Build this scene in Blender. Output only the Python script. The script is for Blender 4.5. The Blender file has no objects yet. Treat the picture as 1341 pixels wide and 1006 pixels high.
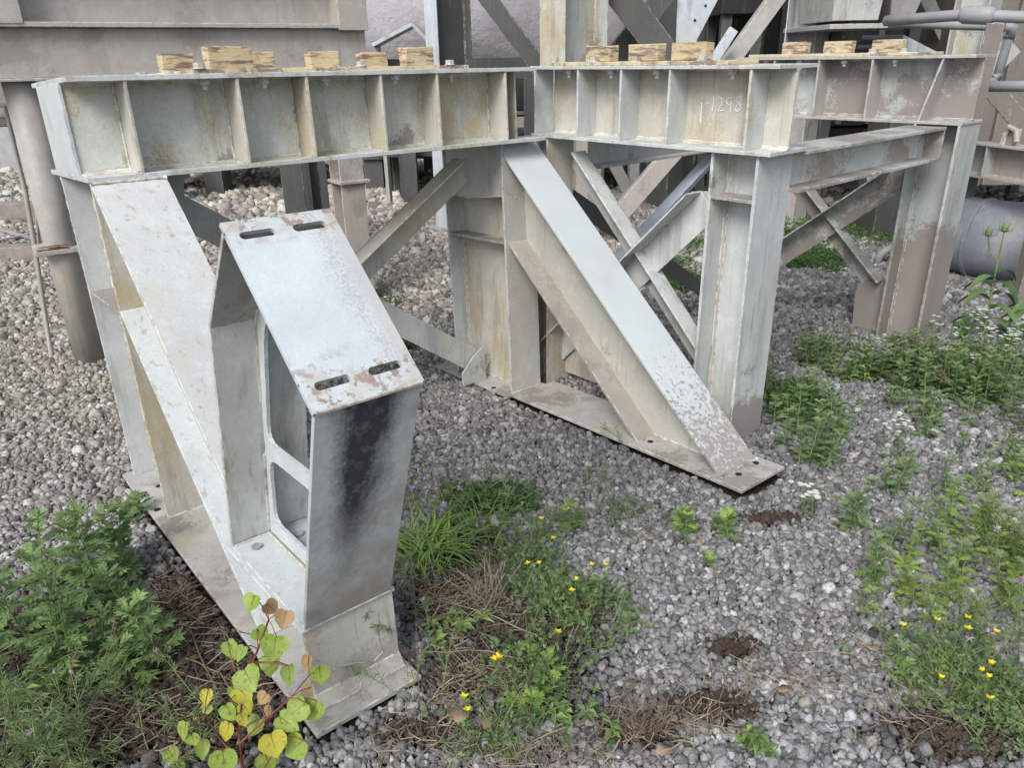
import bpy, bmesh, math, random
import numpy as np
from mathutils import Vector, Matrix, Euler
R=math.radians
random.seed(7); rng=np.random.default_rng(7)
C=bpy.context.scene.collection
# ---------------------------------------------------------------- camera, world, sun, exposure
sc=bpy.context.scene
HC=1.6; FP=995.64; PX,PY=670.5,503.0
CR=Vector((0.9998113,-0.0076851,-0.0178403)); CD=Vector((-0.0194252,-0.3955519,-0.9182382)); CF=Vector((0.0,0.9184115,-0.3956266))
cd=bpy.data.cameras.new('camera'); cam=bpy.data.objects.new('camera',cd); C.objects.link(cam); sc.camera=cam
m=Matrix((CR,-CD,-CF)).transposed().to_4x4(); m.translation=Vector((0,0,HC)); cam.matrix_world=m
cd.sensor_fit='HORIZONTAL'; cd.sensor_width=36; cd.lens=FP/1341*36; cd.clip_start=.05; cd.clip_end=600
w=bpy.data.worlds.new('World'); sc.world=w; w.use_nodes=True
wn=w.node_tree; bg=wn.nodes['Background']; sky=wn.nodes.new('ShaderNodeTexSky'); sky.sky_type='NISHITA'; sky.sun_disc=False
SUN_EL,SUN_AZ=R(44),R(-156)      # azimuth measured from +Y (view direction), negative = left
sky.sun_elevation=SUN_EL; sky.sun_rotation=SUN_AZ; sky.air_density=1.2; sky.dust_density=1.5; sky.ozone_density=1.0
hs=wn.nodes.new('ShaderNodeHueSaturation'); hs.inputs['Saturation'].default_value=.45; wn.links.new(sky.outputs[0],hs.inputs['Color']); wn.links.new(hs.outputs[0],bg.inputs[0]); bg.inputs[1].default_value=.098
sd=bpy.data.lights.new('sun','SUN'); sd.energy=1.75; sd.angle=R(28); sd.color=(1,.95,.88)
sun=bpy.data.objects.new('sun',sd); C.objects.link(sun)
sv=Vector((math.sin(SUN_AZ)*math.cos(SUN_EL),math.cos(SUN_AZ)*math.cos(SUN_EL),math.sin(SUN_EL)))
sun.rotation_euler=(-sv).to_track_quat('-Z','Y').to_euler(); sun.location=(-2,-6,9)
sc.view_settings.view_transform='Standard'; sc.view_settings.look='None'; sc.view_settings.exposure=1.0; sc.view_settings.gamma=1; sc.view_settings.use_curve_mapping=False
# ---------------------------------------------------------------- geometry of the place
def ray(px,py): return CR*((px-PX)/FP)+CD*((py-PY)/FP)+CF
def gh(x,y):
    "height of the ground: a gentle rise under the near feet and by the rear column"
    h=.075*np.exp(-(((x+.35)/.9)**2+((y-1.35)/.8)**2)) + .05*np.exp(-(((x-1.2)/.8)**2+((y-2.4)/.7)**2)) + .11*np.exp(-(((x-2.3)/.9)**2+((y-4.2)/.9)**2)) - .03*np.exp(-(((x+.3)/1.)**2+((y-4.1)/.8)**2))
    h=h+.012*np.sin(x*3.1+1)*np.sin(y*2.7)+.008*np.sin(x*7.3)*np.sin(y*6.1+2)
    return h
def G(px,py,dz=0.):
    d=ray(px,py); z=0.
    for _ in range(12):
        t=(z-HC)/d.z; z=float(gh(d.x*t,d.y*t))
    return Vector((d.x*t,d.y*t,z+dz))
def W(px,py,depth):
    d=ray(px,py); return Vector((0,0,HC))+d*(depth/d.y)
# ---------------------------------------------------------------- node helpers
class NT:
    def __init__(s,name):
        s.m=bpy.data.materials.new(name); s.m.use_nodes=True; s.t=s.m.node_tree; s.b=s.t.nodes['Principled BSDF']; s.out=s.t.nodes['Material Output']
        s.pos=s.t.nodes.new('ShaderNodeNewGeometry').outputs['Position']
    def n(s,k,**kw):
        o=s.t.nodes.new(k)
        for a,v in kw.items(): setattr(o,a,v)
        return o
    def l(s,a,b):
        if hasattr(a,'is_output') or isinstance(a,bpy.types.NodeSocket): s.t.links.new(a,b)
        else: b.default_value=a
    def noise(s,scale,detail=4,rough=.6,vec=None,stretch=None,off=0):
        v=vec or s.pos
        if stretch or off:
            mp=s.n('ShaderNodeMapping'); s.l(v,mp.inputs[0]); mp.inputs['Scale'].default_value=stretch or (1,1,1); mp.inputs['Location'].default_value=(off,off*1.7,off*.6); v=mp.outputs[0]
        o=s.n('ShaderNodeTexNoise'); s.l(v,o.inputs['Vector']); o.inputs['Scale'].default_value=scale; o.inputs['Detail'].default_value=detail; o.inputs['Roughness'].default_value=rough
        return o.outputs['Fac']
    def ramp(s,f,a,b,lo=0.,hi=1.):
        o=s.n('ShaderNodeMapRange'); s.l(f,o.inputs[0]); o.inputs[1].default_value=a; o.inputs[2].default_value=b; o.inputs[3].default_value=lo; o.inputs[4].default_value=hi; o.clamp=True
        return o.outputs[0]
    def math(s,op,a,b=0.):
        o=s.n('ShaderNodeMath',operation=op); s.l(a,o.inputs[0]); s.l(b,o.inputs[1]); return o.outputs[0]
    def mix(s,f,a,b,mode='MIX'):
        o=s.n('ShaderNodeMix',data_type='RGBA',blend_type=mode); s.l(f,o.inputs[0])
        for v,i in((a,6),(b,7)):
            if isinstance(v,tuple): o.inputs[i].default_value=(*v,1)
            else: s.l(v,o.inputs[i])
        return o.outputs[2]
    def bump(s,h,st,dist=.01):
        o=s.n('ShaderNodeBump'); s.l(h,o.inputs['Height']); o.inputs['Strength'].default_value=st; o.inputs['Distance'].default_value=dist
        s.l(o.outputs[0],s.b.inputs['Normal']); return o
    def fin(s,col,rough=.6,metal=0.,spec=.4):
        if isinstance(col,tuple): s.b.inputs['Base Color'].default_value=(*col,1)
        else: s.l(col,s.b.inputs['Base Color'])
        s.l(rough,s.b.inputs['Roughness']); s.b.inputs['Metallic'].default_value=metal; s.b.inputs['Specular IOR Level'].default_value=spec
        return s.m
def sep(nt):
    o=nt.n('ShaderNodeSeparateXYZ'); nt.l(nt.pos,o.inputs[0]); return o.outputs
def painted(name,base=(.50,.54,.55),yellow=.5,dust=.3,rust=.35,runs=1.,low=None,lowr=(.28,.22,.36,-.10),off=0.,edge=.8,dustc=(.23,.2,.185),yc=(.40,.33,.19)):
    "weathered pale steel paint: cloudy tone, yellow staining, adhering dust, rust specks, worn edges"
    t=NT(name)
    big=t.noise(2.3,5,.6,off=off); c=t.mix(t.ramp(big,.3,.7),tuple(v*.9 for v in base),tuple(min(v*1.1,.8) for v in base))
    gr=t.noise(150,4,.8,off=off); c=t.mix(t.ramp(gr,.42,.66,0,.34),c,tuple(v*.55 for v in base)); mo=t.noise(13,6,.7,off=off+15); c=t.mix(t.ramp(mo,.42,.62,0,.15+.2*runs),c,tuple(v*.74 for v in base)); c=t.mix(t.ramp(mo,.46,.36,0,.3),c,tuple(min(v*1.2,.8) for v in base))
    ww=t.noise(1.7,4,.6,off=off+19); c=t.mix(t.ramp(ww,.38,.66,0,.05+.22*runs),c,(.45,.42,.355)) if base[0]>.3 else c
    st=t.noise(4.2,7,.68,off=off+3,stretch=(1,1,.55)); sp=t.noise(90,3,.7,off=off+1)
    ys=t.math('ADD',st,t.math('MULTIPLY',t.math('SUBTRACT',sp,.5),.34))
    c=t.mix(t.math('MULTIPLY',t.ramp(ys,.64-.2*yellow,.76-.2*yellow),.8),c,yc)
    run=t.noise(9,6,.7,off=off+5,stretch=(1,1,.12)); c=t.mix(t.math('MULTIPLY',t.ramp(run,.54,.64),.5*runs),c,tuple(v*1.1 for v in dustc))
    r2=t.noise(34,4,.65,off=off+6,stretch=(1,1,.05)); c=t.mix(t.math('MULTIPLY',t.ramp(r2,.58,.68),t.ramp(ww,.40,.55,0,.45)),c,(.20,.15,.10))
    dn=t.noise(3.1,8,.66,off=off+8)
    dm=t.math('ADD',dn,t.math('MULTIPLY',t.math('SUBTRACT',sp,.5),.22))
    if low is not None:
        z=sep(t)[2]; dm=t.math('ADD',dm,t.ramp(z,low-lowr[0],low+lowr[1],lowr[2],lowr[3]))
    c=t.mix(t.math('MULTIPLY',t.ramp(dm,.69-.26*dust,.755-.26*dust),.88),c,dustc)
    rs=t.noise(60,5,.8,off=off+11); rl=t.noise(3.7,3,.6,off=off+12)
    rm=t.math('MULTIPLY',t.ramp(rs,.63,.70),t.ramp(rl,.62-.2*rust,.75-.2*rust,0,.5+.5*runs))
    c=t.mix(t.math('MULTIPLY',rm,.8),c,(.11,.055,.03))
    # worn arrises
    bv=t.n('ShaderNodeBevel',samples=3); bv.inputs[0].default_value=.0055
    gn=t.n('ShaderNodeNewGeometry'); dp=t.n('ShaderNodeVectorMath',operation='DOT_PRODUCT'); t.l(bv.outputs[0],dp.inputs[0]); t.l(gn.outputs['True Normal'],dp.inputs[1])
    em=t.ramp(dp.outputs['Value'],.99,.90); en=t.noise(28,5,.7,off=off+4)
    c=t.mix(t.math('MULTIPLY',t.math('MULTIPLY',em,t.ramp(en,.53,.58)),edge*.85),c,(.13,.075,.045))
    c=t.mix(t.math('MULTIPLY',t.math('MULTIPLY',em,t.ramp(en,.52,.44)),edge),c,(.72,.73,.72))
    hb=t.math('ADD',t.math('ADD',t.math('MULTIPLY',gr,.4),t.math('MULTIPLY',dm,1.2)),t.math('MULTIPLY',ww,5.)); t.bump(hb,.32,.004)
    return t.fin(c,t.ramp(dm,.45,.7,.42,.8),0,.35)
M={}
M['paint']=painted('painted_steel',yellow=.45,dust=.12,rust=.5)
M['clean']=painted('bright_painted_steel',base=(.50,.545,.57),yellow=.3,dust=-.5,rust=.3,runs=.3,off=7,yc=(.42,.40,.33))
M['speck']=painted('speckled_strut_steel',base=(.49,.515,.52),yellow=.35,dust=-.5,rust=.1,runs=.15,off=15,yc=(.45,.42,.36))
M['greytan']=painted('grey_tan_steel',base=(.44,.44,.41),yellow=.5,dust=.35,rust=.4,off=39,yc=(.36,.335,.28),dustc=(.27,.25,.225))
M['evendust']=painted('evenly_dusted_flange',base=(.33,.31,.285),yellow=.3,dust=.6,rust=.3,off=43,yc=(.33,.30,.25),dustc=(.26,.235,.21))
M['pale']=painted('pale_weathered_steel',base=(.49,.52,.53),yellow=.3,dust=-.2,rust=.3,off=13,yc=(.42,.40,.34))
M['stain']=painted('yellow_stained_steel',base=(.52,.55,.52),yellow=.9,dust=.3,low=1.34,lowr=(.08,.06,.09,-.12),rust=.8,off=21)
M['greyblue']=painted('cool_grey_steel',base=(.44,.47,.47),yellow=.5,dust=.42,rust=.6,off=29)
M['tan']=painted('tan_dusted_steel',base=(.50,.49,.44),yellow=.75,dust=.2,rust=.5,off=37,yc=(.40,.34,.22))
M['dusty']=painted('dust_covered_steel',base=(.42,.46,.46),yellow=.3,dust=.9,rust=.3,off=41)
M['feet']=painted('steel_dusty_at_foot',base=(.5,.55,.57),yellow=.3,dust=.1,rust=.4,low=.40,off=45)
M['rear']=painted('rear_steel_dusty',base=(.42,.47,.47),yellow=.3,dust=.85,rust=.4,low=.62,off=51)
M['plate']=painted('scuffed_base_plate',base=(.40,.40,.40),yellow=.4,dust=.7,rust=.8,off=55,dustc=(.23,.205,.185))
M['foot_cracked']=painted('cracked_foot_paint',base=(.42,.42,.40),yellow=.5,dust=.6,rust=1.,off=57,dustc=(.30,.27,.25))
M['brown']=painted('brown_dusty_steel',base=(.40,.375,.355),yellow=.25,dust=.55,rust=.8,off=61,dustc=(.29,.26,.24))
M['grime']=painted('grey_grimy_steel',base=(.40,.395,.39),yellow=.2,dust=.5,rust=.5,off=67,dustc=(.32,.295,.275))
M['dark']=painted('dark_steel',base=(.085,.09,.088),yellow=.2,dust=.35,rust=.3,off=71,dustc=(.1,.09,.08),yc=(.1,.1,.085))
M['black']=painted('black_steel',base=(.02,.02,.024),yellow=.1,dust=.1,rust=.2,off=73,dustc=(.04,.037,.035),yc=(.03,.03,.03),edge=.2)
M['bluewhite']=painted('blue_white_steel',base=(.5,.56,.62),yellow=.1,dust=.1,rust=.2,off=77)
M['yellow']=painted('yellow_paint',base=(.60,.51,.32),yellow=.5,dust=.66,rust=1.6,off=81,dustc=(.19,.145,.13),yc=(.50,.36,.16))
M['yellow2']=painted('streaked_yellow_paint',base=(.55,.46,.28),yellow=.5,dust=.78,rust=2,off=97,dustc=(.17,.125,.12),yc=(.50,.37,.17))
M['postgrey']=painted('grey_post',base=(.34,.325,.31),yellow=.1,dust=.3,rust=.3,off=99,dustc=(.28,.26,.24),edge=0.)
M['pipe']=painted('grey_pipe',base=(.30,.31,.33),yellow=.1,dust=.25,rust=.1,off=83,dustc=(.25,.25,.255),edge=0.)
M['bluepipe']=painted('blue_black_duct',base=(.22,.24,.285),yellow=.05,dust=.5,rust=.3,off=87,dustc=(.30,.29,.30),edge=0.)
M['rust']=painted('rusty_steel',base=(.14,.07,.04),yellow=.1,dust=.3,rust=.9,off=91,dustc=(.2,.13,.1))
M['green']=painted('green_cabinet',base=(.05,.22,.15),yellow=.1,dust=.2,rust=.1,off=93)
def soot_mat():
    t=NT('sooted_front_plate'); s_=M['pale']
    base=(.44,.48,.49)
    g=t.noise(60,5,.7); c=t.mix(t.ramp(g,.3,.7),tuple(v*.86 for v in base),tuple(v*1.06 for v in base))
    tc=t.n('ShaderNodeTexCoord'); sp=t.n('ShaderNodeSeparateXYZ'); t.l(tc.outputs['Object'],sp.inputs[0]); x,z=sp.outputs[0],sp.outputs[2]
    wv=t.math('MULTIPLY',t.math('SUBTRACT',t.noise(7,5,.7,stretch=(1,1,.4)),.5),.10)
    ctr=t.math('ADD',t.ramp(z,.35,.92,.095,.125),wv)
    dx=t.math('ABSOLUTE',t.math('SUBTRACT',x,ctr)); wd=t.ramp(z,.35,.95,.018,.068)
    sm=t.ramp(t.math('ADD',t.math('SUBTRACT',dx,wd),t.math('MULTIPLY',t.math('SUBTRACT',t.noise(120,4,.8),.5),.05)),.032,-.026); sm=t.math('MULTIPLY',sm,t.ramp(z,.36,.62,0,1)); sm=t.math('MULTIPLY',sm,t.ramp(t.noise(45,4,.7),.25,.5,.72,1))
    dn=t.noise(6,7,.7,off=3); dm=t.math('ADD',dn,t.ramp(z,.25,.75,.28,-.05)); dm=t.math('ADD',dm,t.ramp(x,.05,.24,-.08,.06))
    c=t.mix(t.math('MULTIPLY',t.ramp(dm,.5,.78),.8),c,(.25,.215,.185))
    c=t.mix(sm,c,(.036,.039,.05))
    t.bump(g,.2,.004); return t.fin(c,.6)
M['soot']=soot_mat()
M['umber']=painted('umber_dusty_sheet',base=(.21,.185,.17),yellow=.1,dust=.45,rust=.4,off=103,dustc=(.17,.15,.135))
M['peel']=painted('peeling_beam_paint',base=(.52,.56,.56),yellow=.3,dust=.62,rust=.7,off=107,dustc=(.31,.265,.235))
def weathered_flange():
    "white paint wearing off to brown dust towards the foot, in flakes"
    t=NT('flaking_strut_flange'); base=(.48,.52,.545); z=sep(t)[2]
    c=t.mix(t.ramp(t.noise(3),.3,.7),tuple(v*.93 for v in base),tuple(v*1.05 for v in base))
    st=t.noise(5,6,.6,off=2); c=t.mix(t.math('MULTIPLY',t.ramp(st,.55,.72),.4),c,(.40,.37,.31))
    fl=t.noise(52,7,.78,off=4,stretch=(1,1,1)); m=t.math('ADD',fl,t.ramp(z,.05,.66,.115,-.2))
    c=t.mix(t.math('MULTIPLY',t.ramp(m,.50,.55),.92),c,(.25,.22,.205))
    t.bump(t.ramp(m,.5,.55,1,0),.3,.003); return t.fin(c,.6)
M['flaking']=weathered_flange()
def bracket_top():
    t=NT('rust_streaked_bracket_top'); base=(.50,.55,.59); tc=t.n('ShaderNodeTexCoord'); sp=t.n('ShaderNodeSeparateXYZ'); t.l(tc.outputs['Object'],sp.inputs[0]); x,y=sp.outputs[0],sp.outputs[1]
    c=t.mix(t.ramp(t.noise(5,6,.7),.35,.65),tuple(v*.9 for v in base),tuple(v*1.06 for v in base)); c=t.mix(t.ramp(t.noise(180,3,.7),.4,.75,0,.3),c,tuple(v*.6 for v in base))
    wob=t.math('MULTIPLY',t.math('SUBTRACT',t.noise(6,4,.6,off=2),.5),.05); dx=t.math('ABSOLUTE',t.math('SUBTRACT',t.math('ADD',x,wob),.192)); band=t.ramp(dx,.055,.0); f=t.noise(170,6,.85,off=5)
    c=t.mix(t.math('MULTIPLY',t.ramp(t.math('ADD',f,t.math('MULTIPLY',band,.16)),.61,.70,0,.55),t.ramp(band,0,.5)),c,(.27,.225,.22)); c=t.mix(t.math('MULTIPLY',t.ramp(x,.195,.225),.5),c,(.36,.33,.29))
    ends=t.math('MAXIMUM',t.ramp(y,-1.42,-1.47),t.ramp(y,-1.235,-1.20)); pn=t.noise(24,6,.72,off=9)
    c=t.mix(t.math('MULTIPLY',ends,t.ramp(pn,.53,.56,0,.9)),c,(.24,.17,.15)); c=t.mix(t.math('MULTIPLY',ends,t.ramp(t.noise(14,5,.7,off=12),.48,.6,0,.5)),c,(.36,.29,.21))
    t.bump(t.math('ADD',f,pn),.2,.003); return t.fin(c,.5,0,.4)
M['brktop']=bracket_top()
def block_mat():
    t=NT('weathered_yellow_block'); g=t.noise(11,7,.7,stretch=(.7,.7,4.5)); g2=t.noise(60,5,.75,stretch=(.6,.6,3)); n=t.noise(5,5,.7,off=4)
    c=t.mix(t.ramp(n,.35,.65),(.50,.41,.25),(.57,.50,.35)); c=t.mix(t.ramp(g2,.45,.7,0,.55),c,(.36,.26,.15)); c=t.mix(t.ramp(g,.50,.58,0,.9),c,(.15,.105,.10)); c=t.mix(t.ramp(t.noise(26,6,.75,off=8),.56,.62,0,.7),c,(.30,.24,.21))
    t.bump(t.math('ADD',g,g2),.6,.006); return t.fin(c,.8,0,.2)
M['block']=block_mat()
def simple(name,a,b,scale=20,rough=.8,spec=.2,trans=0.,bump=0.,sat=None):
    t=NT(name); c=t.mix(t.ramp(t.noise(scale,4,.65),.32,.68),a,b)
    if sat: c=t.mix(t.math('MULTIPLY',t.ramp(t.noise(scale*3.7,3,.6,off=4),.56,.66),.7),c,sat)
    if bump: t.bump(t.noise(scale*2,5,.7),bump,.01)
    m=t.fin(c,rough,0,spec)
    if trans:
        tr=t.n('ShaderNodeBsdfTranslucent'); t.l(c,tr.inputs[0]); mx=t.n('ShaderNodeMixShader'); mx.inputs[0].default_value=trans
        t.l(t.b.outputs[0],mx.inputs[1]); t.l(tr.outputs[0],mx.inputs[2]); t.l(mx.outputs[0],t.out.inputs[0])
    return m
M['leaf']=simple('mugwort_leaf',(.115,.19,.068),(.18,.285,.11),18,.55,.3,.3)
M['leaf_top']=simple('young_leaf',(.16,.26,.09),(.24,.35,.13),25,.5,.3,.35)
M['leaf_dark']=simple('dark_green_leaf',(.045,.10,.035),(.08,.16,.05),20,.55,.3,.25)  # deep green leaf colour for teasels, ground cover and some weeds
M['leaf_pale']=simple('grey_green_leaf',(.16,.22,.11),(.26,.33,.17),25,.6,.2,.3)
M['leaf_lime']=simple('lime_leaf',(.20,.32,.07),(.32,.42,.12),25,.55,.3,.35)
M['grass']=simple('grass_blade',(.12,.22,.04),(.24,.34,.09),20,.5,.3,.3)
M['straw']=simple('dry_straw',(.26,.21,.15),(.40,.34,.26),30,.8,.1,.15)
M['twig']=simple('dead_twig',(.12,.085,.06),(.22,.17,.13),30,.85)
M['stem']=simple('green_stem',(.12,.18,.07),(.2,.25,.11),20,.6)
M['redstem']=simple('red_stem',(.16,.05,.035),(.26,.09,.06),30,.55)
M['asp_green']=simple('aspen_green',(.20,.33,.055),(.33,.43,.09),26,.45,.35,.4,sat=(.16,.12,.03))
M['asp_yellow']=simple('aspen_yellow',(.46,.47,.07),(.58,.52,.08),26,.45,.35,.4,sat=(.35,.22,.04))
M['asp_orange']=simple('aspen_orange',(.30,.19,.09),(.42,.30,.15),20,.5,.3,.35)
M['deadleaf']=simple('dead_leaf',(.22,.15,.11),(.33,.25,.19),20,.8,.15,.1)
M['yellowfl']=simple('yellow_petal',(.75,.6,.03),(.85,.7,.05),40,.6,.2,.3)
M['orangefl']=simple('orange_petal',(.75,.25,.03),(.85,.35,.05),40,.6,.2,.3)
M['whitefl']=simple('white_petal',(.72,.72,.7),(.8,.8,.78),40,.6,.2,.3)
M['purplefl']=simple('purple_petal',(.42,.26,.5),(.58,.38,.64),40,.6,.2,.3)
M['soil']=simple('dark_soil',(.045,.036,.03),(.10,.08,.065),30,.95,.1,0,.5)
M['brownsoil']=simple('brown_soil',(.045,.032,.025),(.09,.064,.05),40,.95,.1,0,.8)
M['chalk']=simple('chalk',(.75,.76,.76),(.8,.8,.8),60,.9)
M['wood']=simple('grey_timber',(.2,.18,.165),(.3,.27,.25),12,.9,.1,0,.4)
M['concrete']=simple('concrete',(.28,.28,.29),(.36,.36,.37),6,.9,.1,0,.3)
M['hole']=simple('bolt_hole_dark',(.012,.012,.012),(.02,.02,.02),10,.9)
M['treeleaf']=simple('tree_leaf',(.05,.10,.03),(.12,.2,.06),3,.7,.2,.2)
M['bark']=simple('bark',(.10,.08,.065),(.16,.13,.11),12,.9,.1,0,.4)
def tank_mat():
    t=NT('tank_shell'); n1=t.noise(1.3,7,.65); c=t.mix(t.ramp(n1,.3,.7),(.36,.345,.37),(.58,.56,.6))
    c=t.mix(t.ramp(t.noise(5,6,.7,off=3),.68,.72),c,(.5,.5,.52))
    t.bump(t.noise(9,6,.7),.6,.03); return t.fin(c,.55,0,.4)
M['tank']=tank_mat()
# ---------------------------------------------------------------- object helpers
def tag(o,label=None,cat=None,group=None,kind=None):
    if label: o['label']=label
    if cat: o['category']=cat
    if group: o['group']=group
    if kind: o['kind']=kind
    return o
def empty(name,mat=None,label=None,cat=None,group=None):
    o=bpy.data.objects.new(name,None); o.empty_display_size=.1; C.objects.link(o)
    if mat is not None: o.matrix_world=mat
    return tag(o,label,cat,group)
class MB:
    def __init__(s): s.v=[];s.f=[];s.mi=[];s.K=1.
    def add(s,vs,fs,mi=0):
        b=len(s.v); s.v.extend([tuple(v) for v in vs]); s.f.extend([tuple(i+b for i in f) for f in fs]); s.mi.extend([mi]*len(fs)); return s
    def box(s,x0,x1,y0,y1,z0,z1,mi=0,M=None):
        vs=[Vector((x,y,z)) for z in(z0,z1) for y in(y0,y1) for x in(x0,x1)]
        if M: vs=[M@v for v in vs]
        return s.add(vs,[(0,2,3,1),(4,5,7,6),(0,1,5,4),(2,6,7,3),(0,4,6,2),(1,3,7,5)],mi)
    def prism(s,poly,a0,a1,axis='x',mi=0):
        "poly: list of 2d points in the plane across the axis, extruded from a0 to a1"
        def P(p,a): return {'x':(a,p[0],p[1]),'y':(p[0],a,p[1]),'z':(p[0],p[1],a)}[axis]
        n=len(poly); vs=[P(p,a0) for p in poly]+[P(p,a1) for p in poly]
        fs=[tuple(range(n))[::-1],tuple(range(n,2*n))]+[(i,(i+1)%n,n+(i+1)%n,n+i) for i in range(n)]
        return s.add(vs,fs,mi)
    def tube(s,pts,r,n=6,mi=0,cap=True):
        pts=[Vector(p) for p in pts]; rs=r if isinstance(r,(list,tuple)) else [r]*len(pts); b=len(s.v); vs=[];up=Vector((.13,.31,.94))
        for i,p in enumerate(pts):
            d=(pts[min(i+1,len(pts)-1)]-pts[max(i-1,0)]).normalized(); a=d.cross(up)
            if a.length<.05: a=d.cross(Vector((1,0,0)))
            a.normalize(); c=d.cross(a)
            vs+= [p+(a*math.cos(2*math.pi*k/n)+c*math.sin(2*math.pi*k/n))*rs[i] for k in range(n)]
        fs=[(i*n+k,i*n+(k+1)%n,(i+1)*n+(k+1)%n,(i+1)*n+k) for i in range(len(pts)-1) for k in range(n)]
        if cap: fs+=[tuple(range(n)),tuple(range((len(pts)-1)*n,len(pts)*n))[::-1]]
        return s.add(vs,fs,mi)
    def beam(s,a,b,w,h,up=Vector((0,0,1)),mi=0):
        "solid bar from a to b"
        a,b=Vector(a),Vector(b); d=b-a; L=d.length; d.normalize(); x=d.cross(up).normalized(); u=x.cross(d)
        vs=[a+d*t*L+x*i*w/2+u*j*h/2 for t in(0,1) for j in(-1,1) for i in(-1,1)]
        return s.add(vs,[(0,2,3,1),(4,5,7,6),(0,1,5,4),(2,6,7,3),(0,4,6,2),(1,3,7,5)],mi)
    def build(s,name,mats,parent=None,smooth=False,bevel=0.,scale=1.,warp=0.):
        me=bpy.data.meshes.new(name)
        vs=[(v[0]*scale,v[1]*scale,v[2]*scale) for v in s.v]
        me.from_pydata(vs,[],s.f)
        mats=mats if isinstance(mats,(list,tuple)) else [mats]
        for k in mats: me.materials.append(M[k])
        if any(s.mi): me.polygons.foreach_set('material_index',s.mi)
        if bevel:
            bm=bmesh.new(); bm.from_mesh(me); bmesh.ops.recalc_face_normals(bm,faces=bm.faces)
            bmesh.ops.bevel(bm,geom=[e for e in bm.edges if len(e.link_faces)==2 and e.calc_face_angle(0)>.5],offset=bevel,segments=1,affect='EDGES',profile=.5)
            bm.to_mesh(me); bm.free()
        elif not smooth:
            bm=bmesh.new(); bm.from_mesh(me); bmesh.ops.recalc_face_normals(bm,faces=bm.faces); bm.to_mesh(me); bm.free()
        if smooth: me.polygons.foreach_set('use_smooth',[True]*len(me.polygons))
        me.update(); o=bpy.data.objects.new(name,me); C.objects.link(o)
        if parent: o.parent=parent
        return o
# ---------------------------------------------------------------- the ground
def build_ground():
    n=260; xs=np.concatenate([np.linspace(-9,-3.2,40)[:-1],np.linspace(-3.2,4.2,150),np.linspace(4.2,11,40)[1:]])
    ys=np.concatenate([np.linspace(-1.5,.9,20)[:-1],np.linspace(.9,6,120),np.linspace(6,22,60)[1:]])
    X,Y=np.meshgrid(xs,ys); Z=gh(X,Y)-.012
    edge=np.clip(np.minimum.reduce([(X+9)/.5,(11-X)/.5,(22-Y)/1.,(Y+1.5)/.4]),0,1); Z=Z-(1-edge)*.02
    nx=len(xs); v=np.stack([X,Y,Z],-1).reshape(-1,3); f=[(j*nx+i,j*nx+i+1,(j+1)*nx+i+1,(j+1)*nx+i) for j in range(len(ys)-1) for i in range(nx-1)]
    me=bpy.data.meshes.new('ground'); me.from_pydata(v.tolist(),[],f); me.polygons.foreach_set('use_smooth',[True]*len(f))
    t=NT('gritty_ground'); n1=t.noise(1.1,6,.65); n2=t.noise(38,5,.7)
    vo=t.n('ShaderNodeTexVoronoi'); t.l(t.pos,vo.inputs['Vector']); vo.inputs['Scale'].default_value=17; vo.inputs['Randomness'].default_value=1
    y=sep(t)[1]; far=t.ramp(y,5.,9.)
    xx=sep(t)[0]; lf=t.math('ADD',t.math('MULTIPLY',xx,-.75),t.math('MULTIPLY',t.math('SUBTRACT',y,3.2),.9)); lf=t.math('ADD',lf,t.math('MULTIPLY',t.math('SUBTRACT',n1,.5),1.2))
    near=t.mix(t.ramp(n2,.35,.65),(.02,.018,.016),(.05,.043,.037)); near=t.mix(t.ramp(lf,.9,2.4),near,(.29,.265,.235))
    fc=t.mix(t.ramp(vo.outputs['Color'],.2,.8),(.16,.145,.13),(.38,.35,.32)); fc=t.mix(t.ramp(n1,.35,.65,0,.6),fc,(.17,.14,.115))
    c=t.mix(far,near,fc); t.bump(t.math('ADD',t.ramp(vo.outputs['Distance'],0,.6,1,0),n2),.7,.02)
    me.materials.append(t.fin(c,.95,0,.1)); o=bpy.data.objects.new('ground',me); C.objects.link(o); tag(o,kind='structure')
    b=MB(); 
    rr=300; b.add([(-rr,-rr,-.05),(rr,-rr,-.05),(rr,rr,-.05),(-rr,rr,-.05)],[(0,1,2,3)]); o2=b.build('ground_far','wood'); o2.data.materials.clear(); o2.data.materials.append(t.m); tag(o2,kind='structure')
build_ground()
# soil patches: (px,py, radius x, radius y in metres)
SOIL=[(Vector(G(255,800)),.30,.42,'soil'),(Vector(G(330,880)),.3,.25,'soil'),(Vector(G(60,860)),.5,.35,'soil'),(Vector(G(690,850)),.24,.26,'soil'),(Vector(G(620,720)),.16,.14,'soil'),(Vector(G(1250,960)),.2,.1,'soil'),(Vector(G(1270,480)),.5,.25,'soil'),(Vector(G(600,790)),.17,.2,'soil'),(Vector(G(640,880)),.22,.13,'soil'),(Vector(G(930,925)),.13,.06,'brownsoil'),(Vector(G(835,960)),.12,.06,'brownsoil'),(Vector(G(1010,680)),.14,.05,'brownsoil'),(Vector(G(820,545)),.2,.05,'soil'),(Vector(G(960,850)),.09,.05,'brownsoil'),(Vector(G(540,960)),.12,.05,'soil'),(Vector(G(120,960)),.5,.16,'soil'),(Vector(G(760,790)),.1,.12,'soil')]
def soilmask(x,y):
    m=np.zeros_like(x)
    for c,a,b,_ in SOIL:
        m=np.maximum(m,np.clip(1.35-np.sqrt(((x-c.x)/a)**2+((y-c.y)/b)**2),0,1))
    return m
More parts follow.
